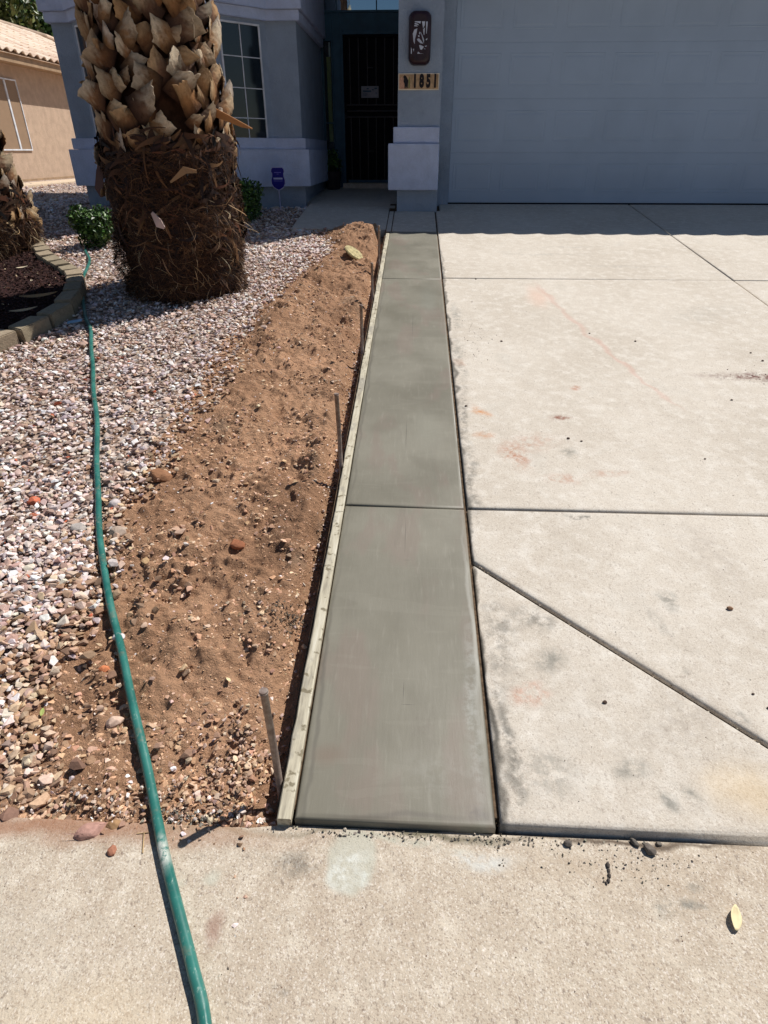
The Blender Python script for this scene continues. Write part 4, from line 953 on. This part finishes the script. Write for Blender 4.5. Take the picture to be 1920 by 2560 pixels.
def band(name, path, d, z0, z1, mat, back=.05):
    o = offset_path(path, d); i_ = offset_path(path, -back)
    bm = prism_bm(bmesh.new(), [tuple(p) for p in o]+[tuple(p) for p in i_[::-1]], z0, z1)
    bmesh.ops.bevel(bm, geom=[e for e in bm.edges if e.calc_length() > .03], offset=.006, segments=2, affect='EDGES')
    bmesh.ops.recalc_face_normals(bm, faces=bm.faces)
    return from_bm(name, bm, mat, H)
bp = [(-4.495, 10.4), P0, P1, P2, P3, P4, P5, (-1.49, 11.45)]
band('base_trim', bp, .09, 1.215, 1.64, M['trim']); band('base_trim', bp, .045, 1.642, 1.765, M['trim'])
band('cornice', bp, .05, 2.965, 3.068, M['trim']); band('cornice', bp, .085, 3.07, 3.9, M['trim'])
# bay windows
def bay_window(A, B, t0, t1, z0, z1, cols, rows, label):
    A = Vector((A[0], A[1], 0)); B = Vector((B[0], B[1], 0)); d = (B-A).normalized(); n = Vector((d.y, -d.x, 0)); L = (B-A).length
    a = A+d*(L*t0); W_ = L*(t1-t0); root = empty('window', a+Vector((0, 0, z0)), parent=H); root.location = a+Vector((0, 0, z0))-H.location
    if label: root['label'] = label
    def piece(nm, u0, u1, v0, v1, o0, o1, mat, bev=.003):
        bm = bmesh.new(); box_bm(bm, u0, u1, o0, o1, v0, v1, bev)
        m = Matrix((d, n, Vector((0, 0, 1)))).transposed().to_4x4()
        bmesh.ops.transform(bm, matrix=m, verts=bm.verts); bmesh.ops.recalc_face_normals(bm, faces=bm.faces)
        me = bpy.data.meshes.new(nm); bm.to_mesh(me); bm.free(); o = link(nm, me, mat, root, loc=(0, 0, 0)); return o
    h = z1-z0; f = .02
    piece('frame', 0, W_, 0, f, .001, .022, M['white']); piece('frame', 0, W_, h-f, h, .001, .022, M['white'])
    piece('frame', 0, f, f+.001, h-f-.001, .001, .022, M['white']); piece('frame', W_-f, W_, f+.001, h-f-.001, .001, .022, M['white'])
    cw = (W_-2*f)/cols; ch = (h-2*f)/rows
    for i in range(cols):
        for j in range(rows):
            piece('pane', f+i*cw+.001, f+(i+1)*cw-.001, f+j*ch+.001, f+(j+1)*ch-.001, .003, .010, M['darkglass'], 0)
    for i in range(1, cols): piece('muntin', f+i*cw-.006, f+i*cw+.006, f, h-f, .011, .017, M['white'], 0)
    for j in range(1, rows): piece('muntin', f, W_-f, f+j*ch-.005, f+j*ch+.005, .0115, .0165, M['white'], 0)
bay_window(P3, P4, .375, .905, 1.645, 2.925, 2, 4, None)
bay_window(P1, P2, .12, .62, 1.645, 2.925, 2, 4, None)
bay_window(P2, P3, .12, .88, 1.645, 2.925, 4, 4, None)
# garage front
box('wall', .272, .425, 9.06, 9.6, F0-.15, 4.1, M['wall'], H)
box('wall', .427, 5.31, 9.08, 9.6, 3.23, 4.1, M['wall'], H)
box('wall', 5.312, 6.0, 9.06, 9.6, F0-.15, 4.1, M['wall'], H)
gd = empty('garage_door', (2.87, 9.11, 1.0), parent=H); gd.location = Vector((2.87, 9.11, 1.0))-H.location
def gpart(nm, bm):
    me = bpy.data.meshes.new(nm); bm.normal_update(); bm.to_mesh(me); bm.free(); o = link(nm, me, M['gdoor'], gd, loc=-Vector((2.87, 9.11, 1.0))); return o
secs = [(1.034, 1.598), (1.602, 2.173), (2.177, 2.726), (2.730, 3.28)]
bm = bmesh.new(); box_bm(bm, .4285, 5.3085, 9.1185, 9.25, 1.0, 3.5); gpart('gap_backing', bm)  # backing added behind the sections so no light leaks through their gaps
for (z0, z1) in secs:
    bm = bmesh.new(); box_bm(bm, .429, 5.308, 9.115, 9.16, z0, z1, .004); gpart('section', bm)
pan_me = None
pw = .615
for si, (z0, z1) in enumerate(secs):
    for k in range(8):
        x0 = .478+k*pw; h0 = z0+.125; h1 = z1-.115
        if pan_me is None:
            bm = bmesh.new(); b0 = [bm.verts.new(p) for p in ((0, 0, 0), (.505, 0, 0), (.505, 0, .325), (0, 0, .325))]
            def ringv(i, y): return [bm.verts.new(p) for p in ((i, y, i), (.505-i, y, i), (.505-i, y, .325-i), (i, y, .325-i))]
            R = [b0, ringv(.006, .0), ringv(.016, .007), ringv(.03, .007), ringv(.045, -.001)]
            # raised lip then a recessed field
            for v in R[1]: v.co.y = -.0028
            for v in R[2]: v.co.y = -.0005
            for v in R[3]: v.co.y = -.0005
            for v in R[4]: v.co.y = -.0034
            for A, B in zip(R, R[1:]):
                for q in range(4): bm.faces.new((A[q], A[(q+1) % 4], B[(q+1) % 4], B[q]))
            bm.faces.new(R[-1]); pan_me = bpy.data.meshes.new('raised_panel'); bm.normal_update(); bm.to_mesh(pan_me); bm.free(); pan_me.materials.append(M['gdoor'])
        o = bpy.data.objects.new('raised_panel', pan_me); COL.objects.link(o); o.parent = gd
        o.location = Vector((x0, 9.1145, h0))-Vector((2.87, 9.11, 1.0))
bm = bmesh.new(); box_bm(bm, .429, 5.308, 9.113, 9.117, 1.0, 1.032); me = bpy.data.meshes.new('weather_seal'); bm.to_mesh(me); bm.free(); link('weather_seal', me, M['black'], gd, loc=-Vector((2.87, 9.11, 1.0)))
# pillar between entry and garage
box('pillar', -.235, .271, 8.67, 9.62, F0-.2, 4.1, M['wall'], H)
box('wall', -.235, -.05, 9.622, 11.6, F0-.2, 4.1, M['wall'], H)
box('wall', -.235, -.05, 9.3, 15, 4.102, 4.44, M['wall'], H); box('wall', -.235, -.05, 10.35, 15, 4.442, 4.85, M['wall'], H)  # added out of view to block sun leaking between garage and entry roofs
box('base_trim', -.345, .271, 8.575, 9.45, 1.20, 1.70, M['trim'], H, .018)
box('base_trim', -.285, .268, 8.625, 9.45, 1.702, 1.868, M['trim'], H, .012)
# entry wall with openings
YE = 11.5
box('entry_wall', -1.49, -1.475, YE, YE+.2, F0, 4.3, M['doorframe'], H)
box('entry_wall', -1.473, -1.31, YE, YE+.2, F0, 1.463, M['doorframe'], H); box('entry_wall', -1.473, -1.31, YE, YE+.2, 3.072, 3.38, M['doorframe'], H)
box('entry_wall', -1.308, -1.19, YE, YE+.2, F0, 3.38, M['doorframe'], H); box('entry_wall', -1.188, -.236, YE, YE+.2, 3.18, 3.38, M['doorframe'], H)
box('entry_wall', -1.49, -.236, YE, YE+.2, 4.15, 4.4, M['doorframe'], H)
box('doorstep', -1.19, -.24, YE-.2, YE+.2, 1.08, 1.165, M['drive'], H)
sd = empty('sidelight', (-1.39, YE, 1.47), parent=H); sd.location = Vector((-1.39, YE, 1.47))-H.location
def sub(nm, root, wl, x0, x1, y0, y1, z0, z1, mat, bev=.002, bm=None):
    bm = bm or box_bm(bmesh.new(), x0, x1, y0, y1, z0, z1, bev); me = bpy.data.meshes.new(nm); bm.normal_update(); bm.to_mesh(me); bm.free()
    return link(nm, me, mat, root, loc=-Vector(wl))
wl = (-1.39, YE, 1.47)
for a in ((-1.472, -1.455, 1.465, 3.07), (-1.329, -1.311, 1.465, 3.07)): sub('frame', sd, wl, a[0], a[1], YE-.01, YE+.06, a[2], a[3], M['doorframe'])
for a in ((1.465, 1.485), (3.05, 3.07), (2.0, 2.012)): sub('frame', sd, wl, -1.454, -1.33, YE-.01, YE+.06, a[0], a[1], M['doorframe'])
q = NT('clear_glass'); tg = q.n('ShaderNodeBsdfTransparent'); tg.inputs[0].default_value = (.85, .92, .9, 1); gg = q.n('ShaderNodeBsdfGlossy'); gg.inputs['Roughness'].default_value = .02
mx = q.n('ShaderNodeMixShader'); mx.inputs[0].default_value = .12; q.l(tg.outputs[0], mx.inputs[1]); q.l(gg.outputs[0], mx.inputs[2]); q.l(mx.outputs[0], q.t.nodes['Material Output'].inputs[0])
sub('pane', sd, wl, -1.454, -1.33, YE+.02, YE+.026, 1.486, 3.049, q.m, 0)
M['reflection_panel'] = plain('yellow_painted_reflection', srgb(170, 168, 92), .8, var=.12, vscale=9)  # yellow and white panels added behind the pane, painted in place of its reflections
sub('reflection_panel', sd, wl, -1.412, -1.352, YE+.045, YE+.055, 1.75, 2.86, M['reflection_panel'], 0); sub('reflection_panel', sd, wl, -1.375, -1.352, YE+.045, YE+.055, 2.862, 3.04, M['white'], 0)
tr = empty('transom_window', (-.85, YE, 3.4), parent=H); wl = (-.85, YE, 3.4); tr.location = Vector(wl)-H.location
sub('frame', tr, wl, -1.488, -.237, YE-.015, YE+.05, 3.382, 3.41, M['doorframe']); sub('frame', tr, wl, -1.488, -1.43, YE-.012, YE+.05, 3.412, 4.148, M['doorframe']); sub('frame', tr, wl, -1.428, -.237, YE-.012, YE+.05, 4.12, 4.148, M['doorframe'])
for (a, b) in ((-1.428, -1.242), (-1.226, -.648), (-.632, -.238)): sub('pane', tr, wl, a, b, YE+.02, YE+.03, 3.412, 4.118, M['mirror'], 0)
for x in (-1.234, -.64): sub('muntin', tr, wl, x-.008, x+.008, YE+.0, YE+.04, 3.412, 4.118, M['doorframe'])
# security door
sdo = empty('security_door', (-.7, YE-.02, 1.17), parent=H); wl = (-.7, YE-.02, 1.17); sdo.location = Vector(wl)-H.location
for a in ((-1.189, -1.15, 1.167, 3.178), (-.275, -.238, 1.167, 3.178)): sub('jamb', sdo, wl, a[0], a[1], YE-.03, YE+.1, a[2], a[3], M['doorframe'])
sub('jamb', sdo, wl, -1.149, -.276, YE-.03, YE+.1, 3.125, 3.178, M['doorframe'])
sub('screen', sdo, wl, -1.145, -.28, YE+.03, YE+.04, 1.18, 3.12, M['black'], 0)
sub('screen_frame', sdo, wl, -1.148, -1.118, YE-.012, YE+.028, 1.17, 3.123, M['black']); sub('screen_frame', sdo, wl, -.307, -.277, YE-.012, YE+.028, 1.17, 3.123, M['black'])
sub('screen_frame', sdo, wl, -1.117, -.308, YE-.012, YE+.028, 1.17, 1.21, M['doorframe']); sub('screen_frame', sdo, wl, -1.117, -.308, YE-.012, YE+.028, 3.09, 3.123, M['black'])
M['bar'] = plain('dark_iron', srgb(44, 44, 52), .45, .4)
for z in (2.085, 2.165, 2.245): sub('rail', sdo, wl, -1.117, -.308, YE-.006, YE+.022, z-.008, z+.008, M['bar'])
for k in range(6):
    x = -1.053+k*.134
    sub('bar', sdo, wl, x-.006, x+.006, YE-.002, YE+.018, 1.212, 2.074, M['bar'], 0); sub('bar', sdo, wl, x-.006, x+.006, YE-.002, YE+.018, 2.256, 3.088, M['bar'], 0)
for (zc) in (1.62, 2.72):
    sub('scroll', sdo, wl, -.79, -.70, YE-.004, YE+.02, zc-.005, zc+.005, M['bar'], 0)
bm = bmesh.new(); tube_bm(bm, [(-1.13, YE-.04, 2.15), (-1.13, YE-.04, 2.06)], .01, 8); sub('handle', sdo, wl, 0, 0, 0, 0, 0, 0, M['bar'], bm=bm)
box('entry_ceiling', -1.488, -.237, 8.95, 11.6, 4.41, 4.45, M['wall'], H)
box('interior_dark', -1.6, 0, YE+.25, YE+.3, .9, 4.4, M['black'], H)
# roof: wavy tile eaves
def roof_part(x0, x1, ye, ze, depth, pitch=.42, amp=.032, per=.318, ph=0.):
    nx = int((x1-x0)/.02); V = []; F = []; ny = 3
    for side in (0, 1):
        for j in range(ny):
            t = j/(ny-1)*depth
            for i in range(nx+1):
                x = x0+(x1-x0)*i/nx; wv = amp*(abs(math.sin(math.pi*(x+ph)/per))*2-1)
                V.append((x, ye+t, ze+t*pitch+(wv if side == 0 else -.09)))
    N = ny*(nx+1)
    for j in range(ny-1):
        for i in range(nx):
            a = j*(nx+1)+i; F.append((a, a+1, a+nx+2, a+nx+1)); F.append((N+a, N+a+nx+1, N+a+nx+2, N+a+1))
    for i in range(nx): F.append((i, N+i, N+i+1, i+1))
    for j in range(ny-1):
        a = j*(nx+1); b = a+nx; F.append((a, a+nx+1, N+a+nx+1, N+a)); F.append((b, N+b, N+b+nx+1, b+nx+1))
    return link('roof', arr_mesh('roof', V, F), M['roof'], H)
ye = lambda zsh, ysh, ze: ysh+.41*(ze-zsh)
roof_part(-.238, 6.6, 8.745, 3.50, 7, amp=.055)
roof_part(-1.60, -.240, 9.19, 4.45, 6, amp=.05)
roof_part(-4.5, -1.602, 9.12, 4.02, 6, amp=.05, ph=.1)
box('wall', -4.5, -1.6, 9.3, 11.6, 4.0, 4.02, M['wall'], H)

# lantern on the pillar
YP = 8.67
ln = empty('wall_lantern', (.006, YP, 2.71), 'tall rounded dark lantern with white cut-out pattern on the pillar', 'wall lamp')
def capsule_poly(w_, h_, r0, seg=8):
    pts = []
    for (cx_, cz_, a0) in ((w_-r0, h_-r0, 0), (-w_+r0, h_-r0, 90), (-w_+r0, -h_+r0, 180), (w_-r0, -h_+r0, 270)):
        for k in range(seg+1):
            a = math.radians(a0+90*k/seg); pts.append((cx_+r0*math.cos(a), cz_+r0*math.sin(a)))
    return pts
def half_shell(w_, h_, r0, dep):
    bm = bmesh.new(); rings = []
    for (sc, y) in ((1, 0), (1, -.35*dep), (.93, -.72*dep), (.8, -.93*dep), (.55, -dep)):
        rings.append([bm.verts.new((x*sc, y, z*(1-(1-sc)*.35))) for x, z in capsule_poly(w_, h_, r0)])
    n = len(rings[0])
    for A, B in zip(rings, rings[1:]):
        for k in range(n): bm.faces.new((A[k], B[k], B[(k+1) % n], A[(k+1) % n])).smooth = True
    bm.faces.new(rings[-1][::-1]); bmesh.ops.recalc_face_normals(bm, faces=bm.faces); return bm
CX, CZ = .006, 2.71
def lput(nm, bm, mat): 
    me = bpy.data.meshes.new(nm); bm.normal_update(); bm.to_mesh(me); bm.free(); return link(nm, me, mat, ln, loc=(0, 0, 0))
lput('body', half_shell(.125, .245, .07, .10), M['lampbody'])
# cut-out shards (white glass) : outline in px of the zoomed photo -> local metres
def shard(pts, y=-.1035):
    bm = bmesh.new(); q = [((x-677)*.00058, (735-z)*.00046) for x, z in pts]
    a = [bm.verts.new((x, y-.0005+.28*abs(x)**1.6, z)) for x, z in q]; b = [bm.verts.new((x, y+.02+.28*abs(x)**1.6, z)) for x, z in q]
    bm.faces.new(a); n = len(q)
    for i in range(n): bm.faces.new((a[i], b[i], b[(i+1) % n], a[(i+1) % n]))
    bmesh.ops.recalc_face_normals(bm, faces=bm.faces); lput('glass_shard', bm, M['lampglass'])
for s_ in ([(575, 425), (690, 425), (680, 470), (640, 450), (575, 440)], [(575, 455), (630, 470), (660, 500), (620, 490), (570, 480)], [(570, 495), (620, 505), (635, 520), (590, 520), (565, 515)], [(710, 430), (770, 425), (765, 500), (735, 560), (725, 500)],
           [(790, 430), (822, 430), (820, 480), (805, 660), (795, 660)], [(735, 580), (770, 540), (762, 690), (750, 680)], [(570, 580), (625, 560), (610, 660), (585, 760), (580, 865), (555, 800), (540, 660)],
           [(690, 620), (720, 680), (760, 780), (755, 850), (730, 760)], [(640, 695), (665, 690), (672, 720), (650, 725)], [(620, 765), (660, 750), (700, 790), (745, 855), (690, 845), (640, 800)], [(510, 920), (530, 960), (528, 1050), (510, 1050)],
           [(790, 770), (825, 745), (815, 780), (800, 790)], [(665, 885), (690, 880), (760, 915), (720, 975), (690, 965)], [(770, 900), (820, 890), (800, 915)], [(755, 945), (800, 960), (770, 960)], [(635, 1050), (650, 1010), (690, 1045), (760, 1052)], [(550, 960), (572, 950), (565, 1010)], [(670, 620), (688, 640), (680, 680), (662, 660)]):
    shard(s_)
# address plate
ap = empty('address_plate', (.006, YP, 2.313), 'tan ceramic house number plate reading 1851 on the pillar', 'address sign')
def aput(nm, x0, x1, z0, z1, y0, y1, mat, bev=0):
    bm = box_bm(bmesh.new(), x0, x1, y0, y1, z0, z1, bev); me = bpy.data.meshes.new(nm); bm.normal_update(); bm.to_mesh(me); bm.free(); return link(nm, me, mat, ap, loc=(0, 0, 0))
aput('border', -.236, .236, -.08, .08, -.016, -.001, M['cream'], .003); aput('plate', -.226, .226, -.070, .070, -.019, -.0165, M['tile'])
def text(s, size, mat, parent, loc, sx=1, ext=.002):
    cu = bpy.data.curves.new('txt', 'FONT'); cu.body = s; cu.size = size; cu.extrude = ext; cu.offset = .010; cu.align_x = 'CENTER'; cu.align_y = 'CENTER'
    tmp = bpy.data.objects.new('txt', cu); COL.objects.link(tmp); bpy.context.view_layer.update()
    dg = bpy.context.evaluated_depsgraph_get(); me = bpy.data.meshes.new_from_object(tmp.evaluated_get(dg)); bpy.data.objects.remove(tmp)
    me.transform(Matrix.Diagonal((sx, 1, 1, 1))); me.transform(Matrix.Rotation(math.pi/2, 4, 'X')); me.materials.clear(); me.materials.append(mat)
    me.name = 'lettering'; return me
for i, ch in enumerate('1851'):
    me = text(ch, .165, M['ink'], None, None, .60); o = bpy.data.objects.new('numeral', me); COL.objects.link(o); o.parent = ap; o.location = (-.045+i*.078, -.0205, 0)
# dark little figure on a pale rock, beside a green sprig
def blob(parent, nm, pts, mat, y):
    bm = bmesh.new(); a = [bm.verts.new((x, y, z)) for x, z in pts]; b = [bm.verts.new((x, y+.002, z)) for x, z in pts]; bm.faces.new(a); n = len(pts)
    for i in range(n): bm.faces.new((a[i], b[i], b[(i+1) % n], a[(i+1) % n]))
    bmesh.ops.recalc_face_normals(bm, faces=bm.faces); me = bpy.data.meshes.new(nm); bm.to_mesh(me); bm.free(); return link(nm, me, mat, parent, loc=(0, 0, 0))
M['pink'] = plain('pink_rock_print', srgb(196, 150, 124), .6, var=.2, vscale=60); M['green'] = plain('green_print', srgb(120, 124, 70), .6)
blob(ap, 'printed_rock', [(-.224, -.068), (-.15, -.068), (-.165, -.02), (-.17, .02), (-.2, .045), (-.224, .03)], M['pink'], -.0205)
blob(ap, 'printed_sprig', [(-.118, -.06), (-.105, -.062), (-.100, .0), (-.108, .055), (-.118, .03)], M['green'], -.0205)
blob(ap, 'printed_figure', [(-.165, -.065), (-.152, -.065), (-.150, -.04), (-.138, -.062), (-.128, -.06), (-.125, -.02), (-.120, .01), (-.135, .035), (-.148, .055), (-.168, .062), (-.182, .045), (-.172, .03), (-.178, .0), (-.165, -.02)], M['ink'], -.0225)
# notice on the security door
nt = empty('door_notice', (-.745, YE-.02, 2.41), 'small grey notice card fixed to the dark security door', 'sign')
def nput(nm, x0, x1, z0, z1, y0, y1, mat):
    bm = box_bm(bmesh.new(), x0, x1, y0, y1, z0, z1); me = bpy.data.meshes.new(nm); bm.normal_update(); bm.to_mesh(me); bm.free(); return link(nm, me, mat, nt, loc=(0, 0, 0))
nput('card', -.135, .135, -.075, .075, -.008, -.001, M['notice'])
for (a, b, c, d_) in ((-.11, .02, .0, .02), (-.11, -.04, -.03, -.022), (-.11, -.05, -.05, -.044), (-.05, -.02, .035, .05), (.03, .06, .02, .035), (.07, .11, .04, .055), (.09, .1, -.03, .0)): nput('printed_line', a, b, c, d_, -.0095, -.0082, M['doorframe'])
# security yard sign
ys_ = empty('yard_sign', (-1.765, 8.85, .955), 'blue shield shaped security sign on a white stake before the bay', 'sign')
def shield(sc, y, z0=.365):
    pts = [(-.075, .105), (-.06, .118), (.06, .118), (.078, .1), (.082, .075), (.07, .05), (.072, .02), (.085, -.02), (.084, -.06), (.06, -.1), (.025, -.12), (0, -.13), (-.025, -.12), (-.06, -.1), (-.084, -.06), (-.085, -.02), (-.072, .02), (-.07, .05), (-.082, .075)]
    return [(x*sc, z*sc+z0) for x, z in pts][::-1]
blob(ys_, 'rim', shield(1.08, 0), M['signwhite'], 0); blob(ys_, 'shield', shield(1.0, 0), M['signblue'], -.003)
for (w_, z, h_) in ((.045, .43, .008), (.012, .412, .006), (.058, .362, .02), (.058, .335, .006)):
    blob(ys_, 'printed_line', [(-w_, z-h_/2), (w_, z-h_/2), (w_, z+h_/2), (-w_, z+h_/2)], M['signwhite'] if h_ > .01 else plain('pale_violet_print', srgb(110, 104, 190), .5), -.0045)
bm = tube_bm(bmesh.new(), [(.004, .006, -.05), (0, .006, .15), (-.002, .006, .34)], .0055, 8); me = bpy.data.meshes.new('post'); bm.to_mesh(me); bm.free(); link('post', me, M['signwhite'], ys_, loc=(0, 0, 0))
# potted plant by the sidelight
pp = empty('potted_plant', (-1.33, 11.15, 1.08), 'dark potted plant beside the front door under the narrow sidelight', 'potted plant')
bm = bmesh.new(); bmesh.ops.create_cone(bm, cap_ends=True, segments=20, radius1=.10, radius2=.14, depth=.26, matrix=Matrix.Translation((-1.33, 11.15, 1.21))); from_bm('pot', bm, plain('dark_pot', srgb(50, 44, 48), .6), pp)
leaves('foliage', 420, (-1.33, 11.15, 1.46), (.16, .13, .2), .07, GR, 61, pp, shell=.1)
bm = bmesh.new(); tube_bm(bm, [(-1.33, 11.15, 1.3), (-1.32, 11.15, 1.5)], .012, 6); from_bm('stem', bm, M['brown'], pp)

# ------------------------------------------------------------------ neighbouring tan house
N = empty('tan_house', (-10, 19, 1.0), 'tan stucco house with pale clay tile roof behind the gravel at the left', 'house')
box('wall', -14.5, -10.0, 12.5, 29, .7, 3.62, M['nwall'], N)
box('wall_footing', -10.0+.002, -9.93, 12.5, 29, .7, 1.0, M['nfascia'], N)
box('fascia', -9.62, -9.56, 12.2, 29.2, 3.42, 3.62, M['nfascia'], N)
box('soffit', -9.998, -9.622, 12.2, 29.2, 3.44, 3.47, M['nfascia'], N)
M['path'] = plain('pale_path', srgb(206, 186, 160), .9, bscale=50, bstr=.4, var=.1)
tag(box('side_path', -9.1, -8.3, 12, 26, .93, .985, M['path']), 'pale strip of paving along the tan house', kind='structure')
nw = empty('window', (-10, 17.3, 1.63), parent=N); nw.location = Vector((-10, 17.3, 1.63))-N.location; wl = (-10, 17.3, 1.63)
M['nscreen'] = plain('tan_sun_screen', srgb(146, 122, 98), .7, .3, var=.04)
Y0, Y1, Y2 = 16.55, 17.52, 18.06
for (a, b) in ((Y0, Y1), (Y1+.02, Y2)):
    sub('pane', nw, wl, -9.998, -9.985, a+.03, b-.03, 1.66, 3.11, M['nscreen'], 0)
for (a, b) in ((Y0, Y0+.028), (Y1-.02, Y1+.045), (Y2-.028, Y2)): sub('frame', nw, wl, -9.997, -9.965, a, b, 1.662, 3.108, M['white'])
for (a, b) in ((1.632, 1.66), (3.11, 3.14)): sub('frame', nw, wl, -9.997, -9.965, Y0, Y2, a, b, M['white'])
# tiled roof: tiles one by one on the part that shows
per, crs, ptch = .33, .37, .40
def tile_mesh():
    V, F = [], []; n = 8; L = crs*1.12
    for s_ in (0, 1):
        for j in (0, 1):
            for i in range(n+1):
                t = i/n; x = (t-.5)*per
                z = .045*math.sin(math.pi*min(1, t/.62)) if t < .62 else -.022*math.sin(math.pi*(t-.62)/.38)
                V.append((j*L, x, z+(.018 if j == 0 else 0)-(.016 if s_ else 0)))
    q = n+1
    for i in range(n):
        F.append((i, i+1, q+i+1, q+i)); F.append((2*q+i, 3*q+i, 3*q+i+1, 2*q+i+1)); F.append((i, 2*q+i, 2*q+i+1, i+1)); 
    me = arr_mesh('roof_tile', V, F); me.materials.append(M['ntile']); return me
def ntile():
    q = NT('pale_clay_tile'); oi = q.n('ShaderNodeObjectInfo'); c = q.ramp(oi.outputs['Random'], [(0, srgb(208, 180, 160)), (.5, srgb(224, 204, 182)), (1, srgb(232, 216, 196))])
    return q.done(c, .85, q.bump(q.noise(40, 3), .3, .004), .2)
M['ntile'] = ntile(); tm = tile_mesh(); ang = math.atan(ptch)
for r_i in range(10):
    for c_i in range(28):
        y = 16.1+c_i*per+r_i*.0; 
        o = bpy.data.objects.new('roof_tile', tm); COL.objects.link(o); o.parent = N
        o.location = Vector((-9.50-r_i*crs*math.cos(ang), y, 3.63+r_i*crs*math.sin(ang)+random.uniform(-.004, .004)))-N.location
        o.rotation_euler = (0, ang, math.pi) if False else (0, 0, 0)
        o.matrix_local = Matrix.Translation(o.location) @ Matrix.Rotation(math.pi, 4, 'Z') @ Matrix.Rotation(-ang, 4, 'Y')
# remaining roof body
def nroof():
    bm = bmesh.new(); x0, x1 = -9.50, -13.2; z0 = 3.60; z1 = z0+(x0-x1)*ptch
    a = [bm.verts.new(p) for p in ((x0, 12, z0-.02), (x0, 29.4, z0-.02), (x1, 26.6, z1-.02), (x1, 12, z1-.02), (-16.9, 12, z0-.02), (-16.9, 29.4, z0-.02))]
    bm.faces.new((a[0], a[1], a[2], a[3])); bm.faces.new((a[3], a[2], a[5], a[4])); bm.faces.new((a[1], a[5], a[2])); bm.faces.new((a[0], a[3], a[4])); bm.faces.new((a[0], a[4], a[5], a[1]))
    bmesh.ops.recalc_face_normals(bm, faces=bm.faces); return from_bm('roof', bm, M['roof'], N)
nroof()
bm = bmesh.new(); tube_bm(bm, [(-13.2, 12, 5.10), (-13.2, 26.6, 5.10)], .09, 8); from_bm('ridge_cap', bm, M['roof'], N)
bm = bmesh.new(); tube_bm(bm, [(-13.2, 26.6, 5.10), (-9.5, 29.4, 3.64)], .09, 8); from_bm('ridge_cap', bm, M['roof'], N)
# house across the street, seen only as a reflection in the door glass
A = empty('street_house', (0, -22, 0), 'tan house across the street, behind the camera', 'house')
box('wall', -12, 9, -30, -22, -.2, 2.9, M['nwall'], A); box('roof', -12.6, 9.6, -30.6, -21.4, 2.9, 3.3, M['roof'], A)
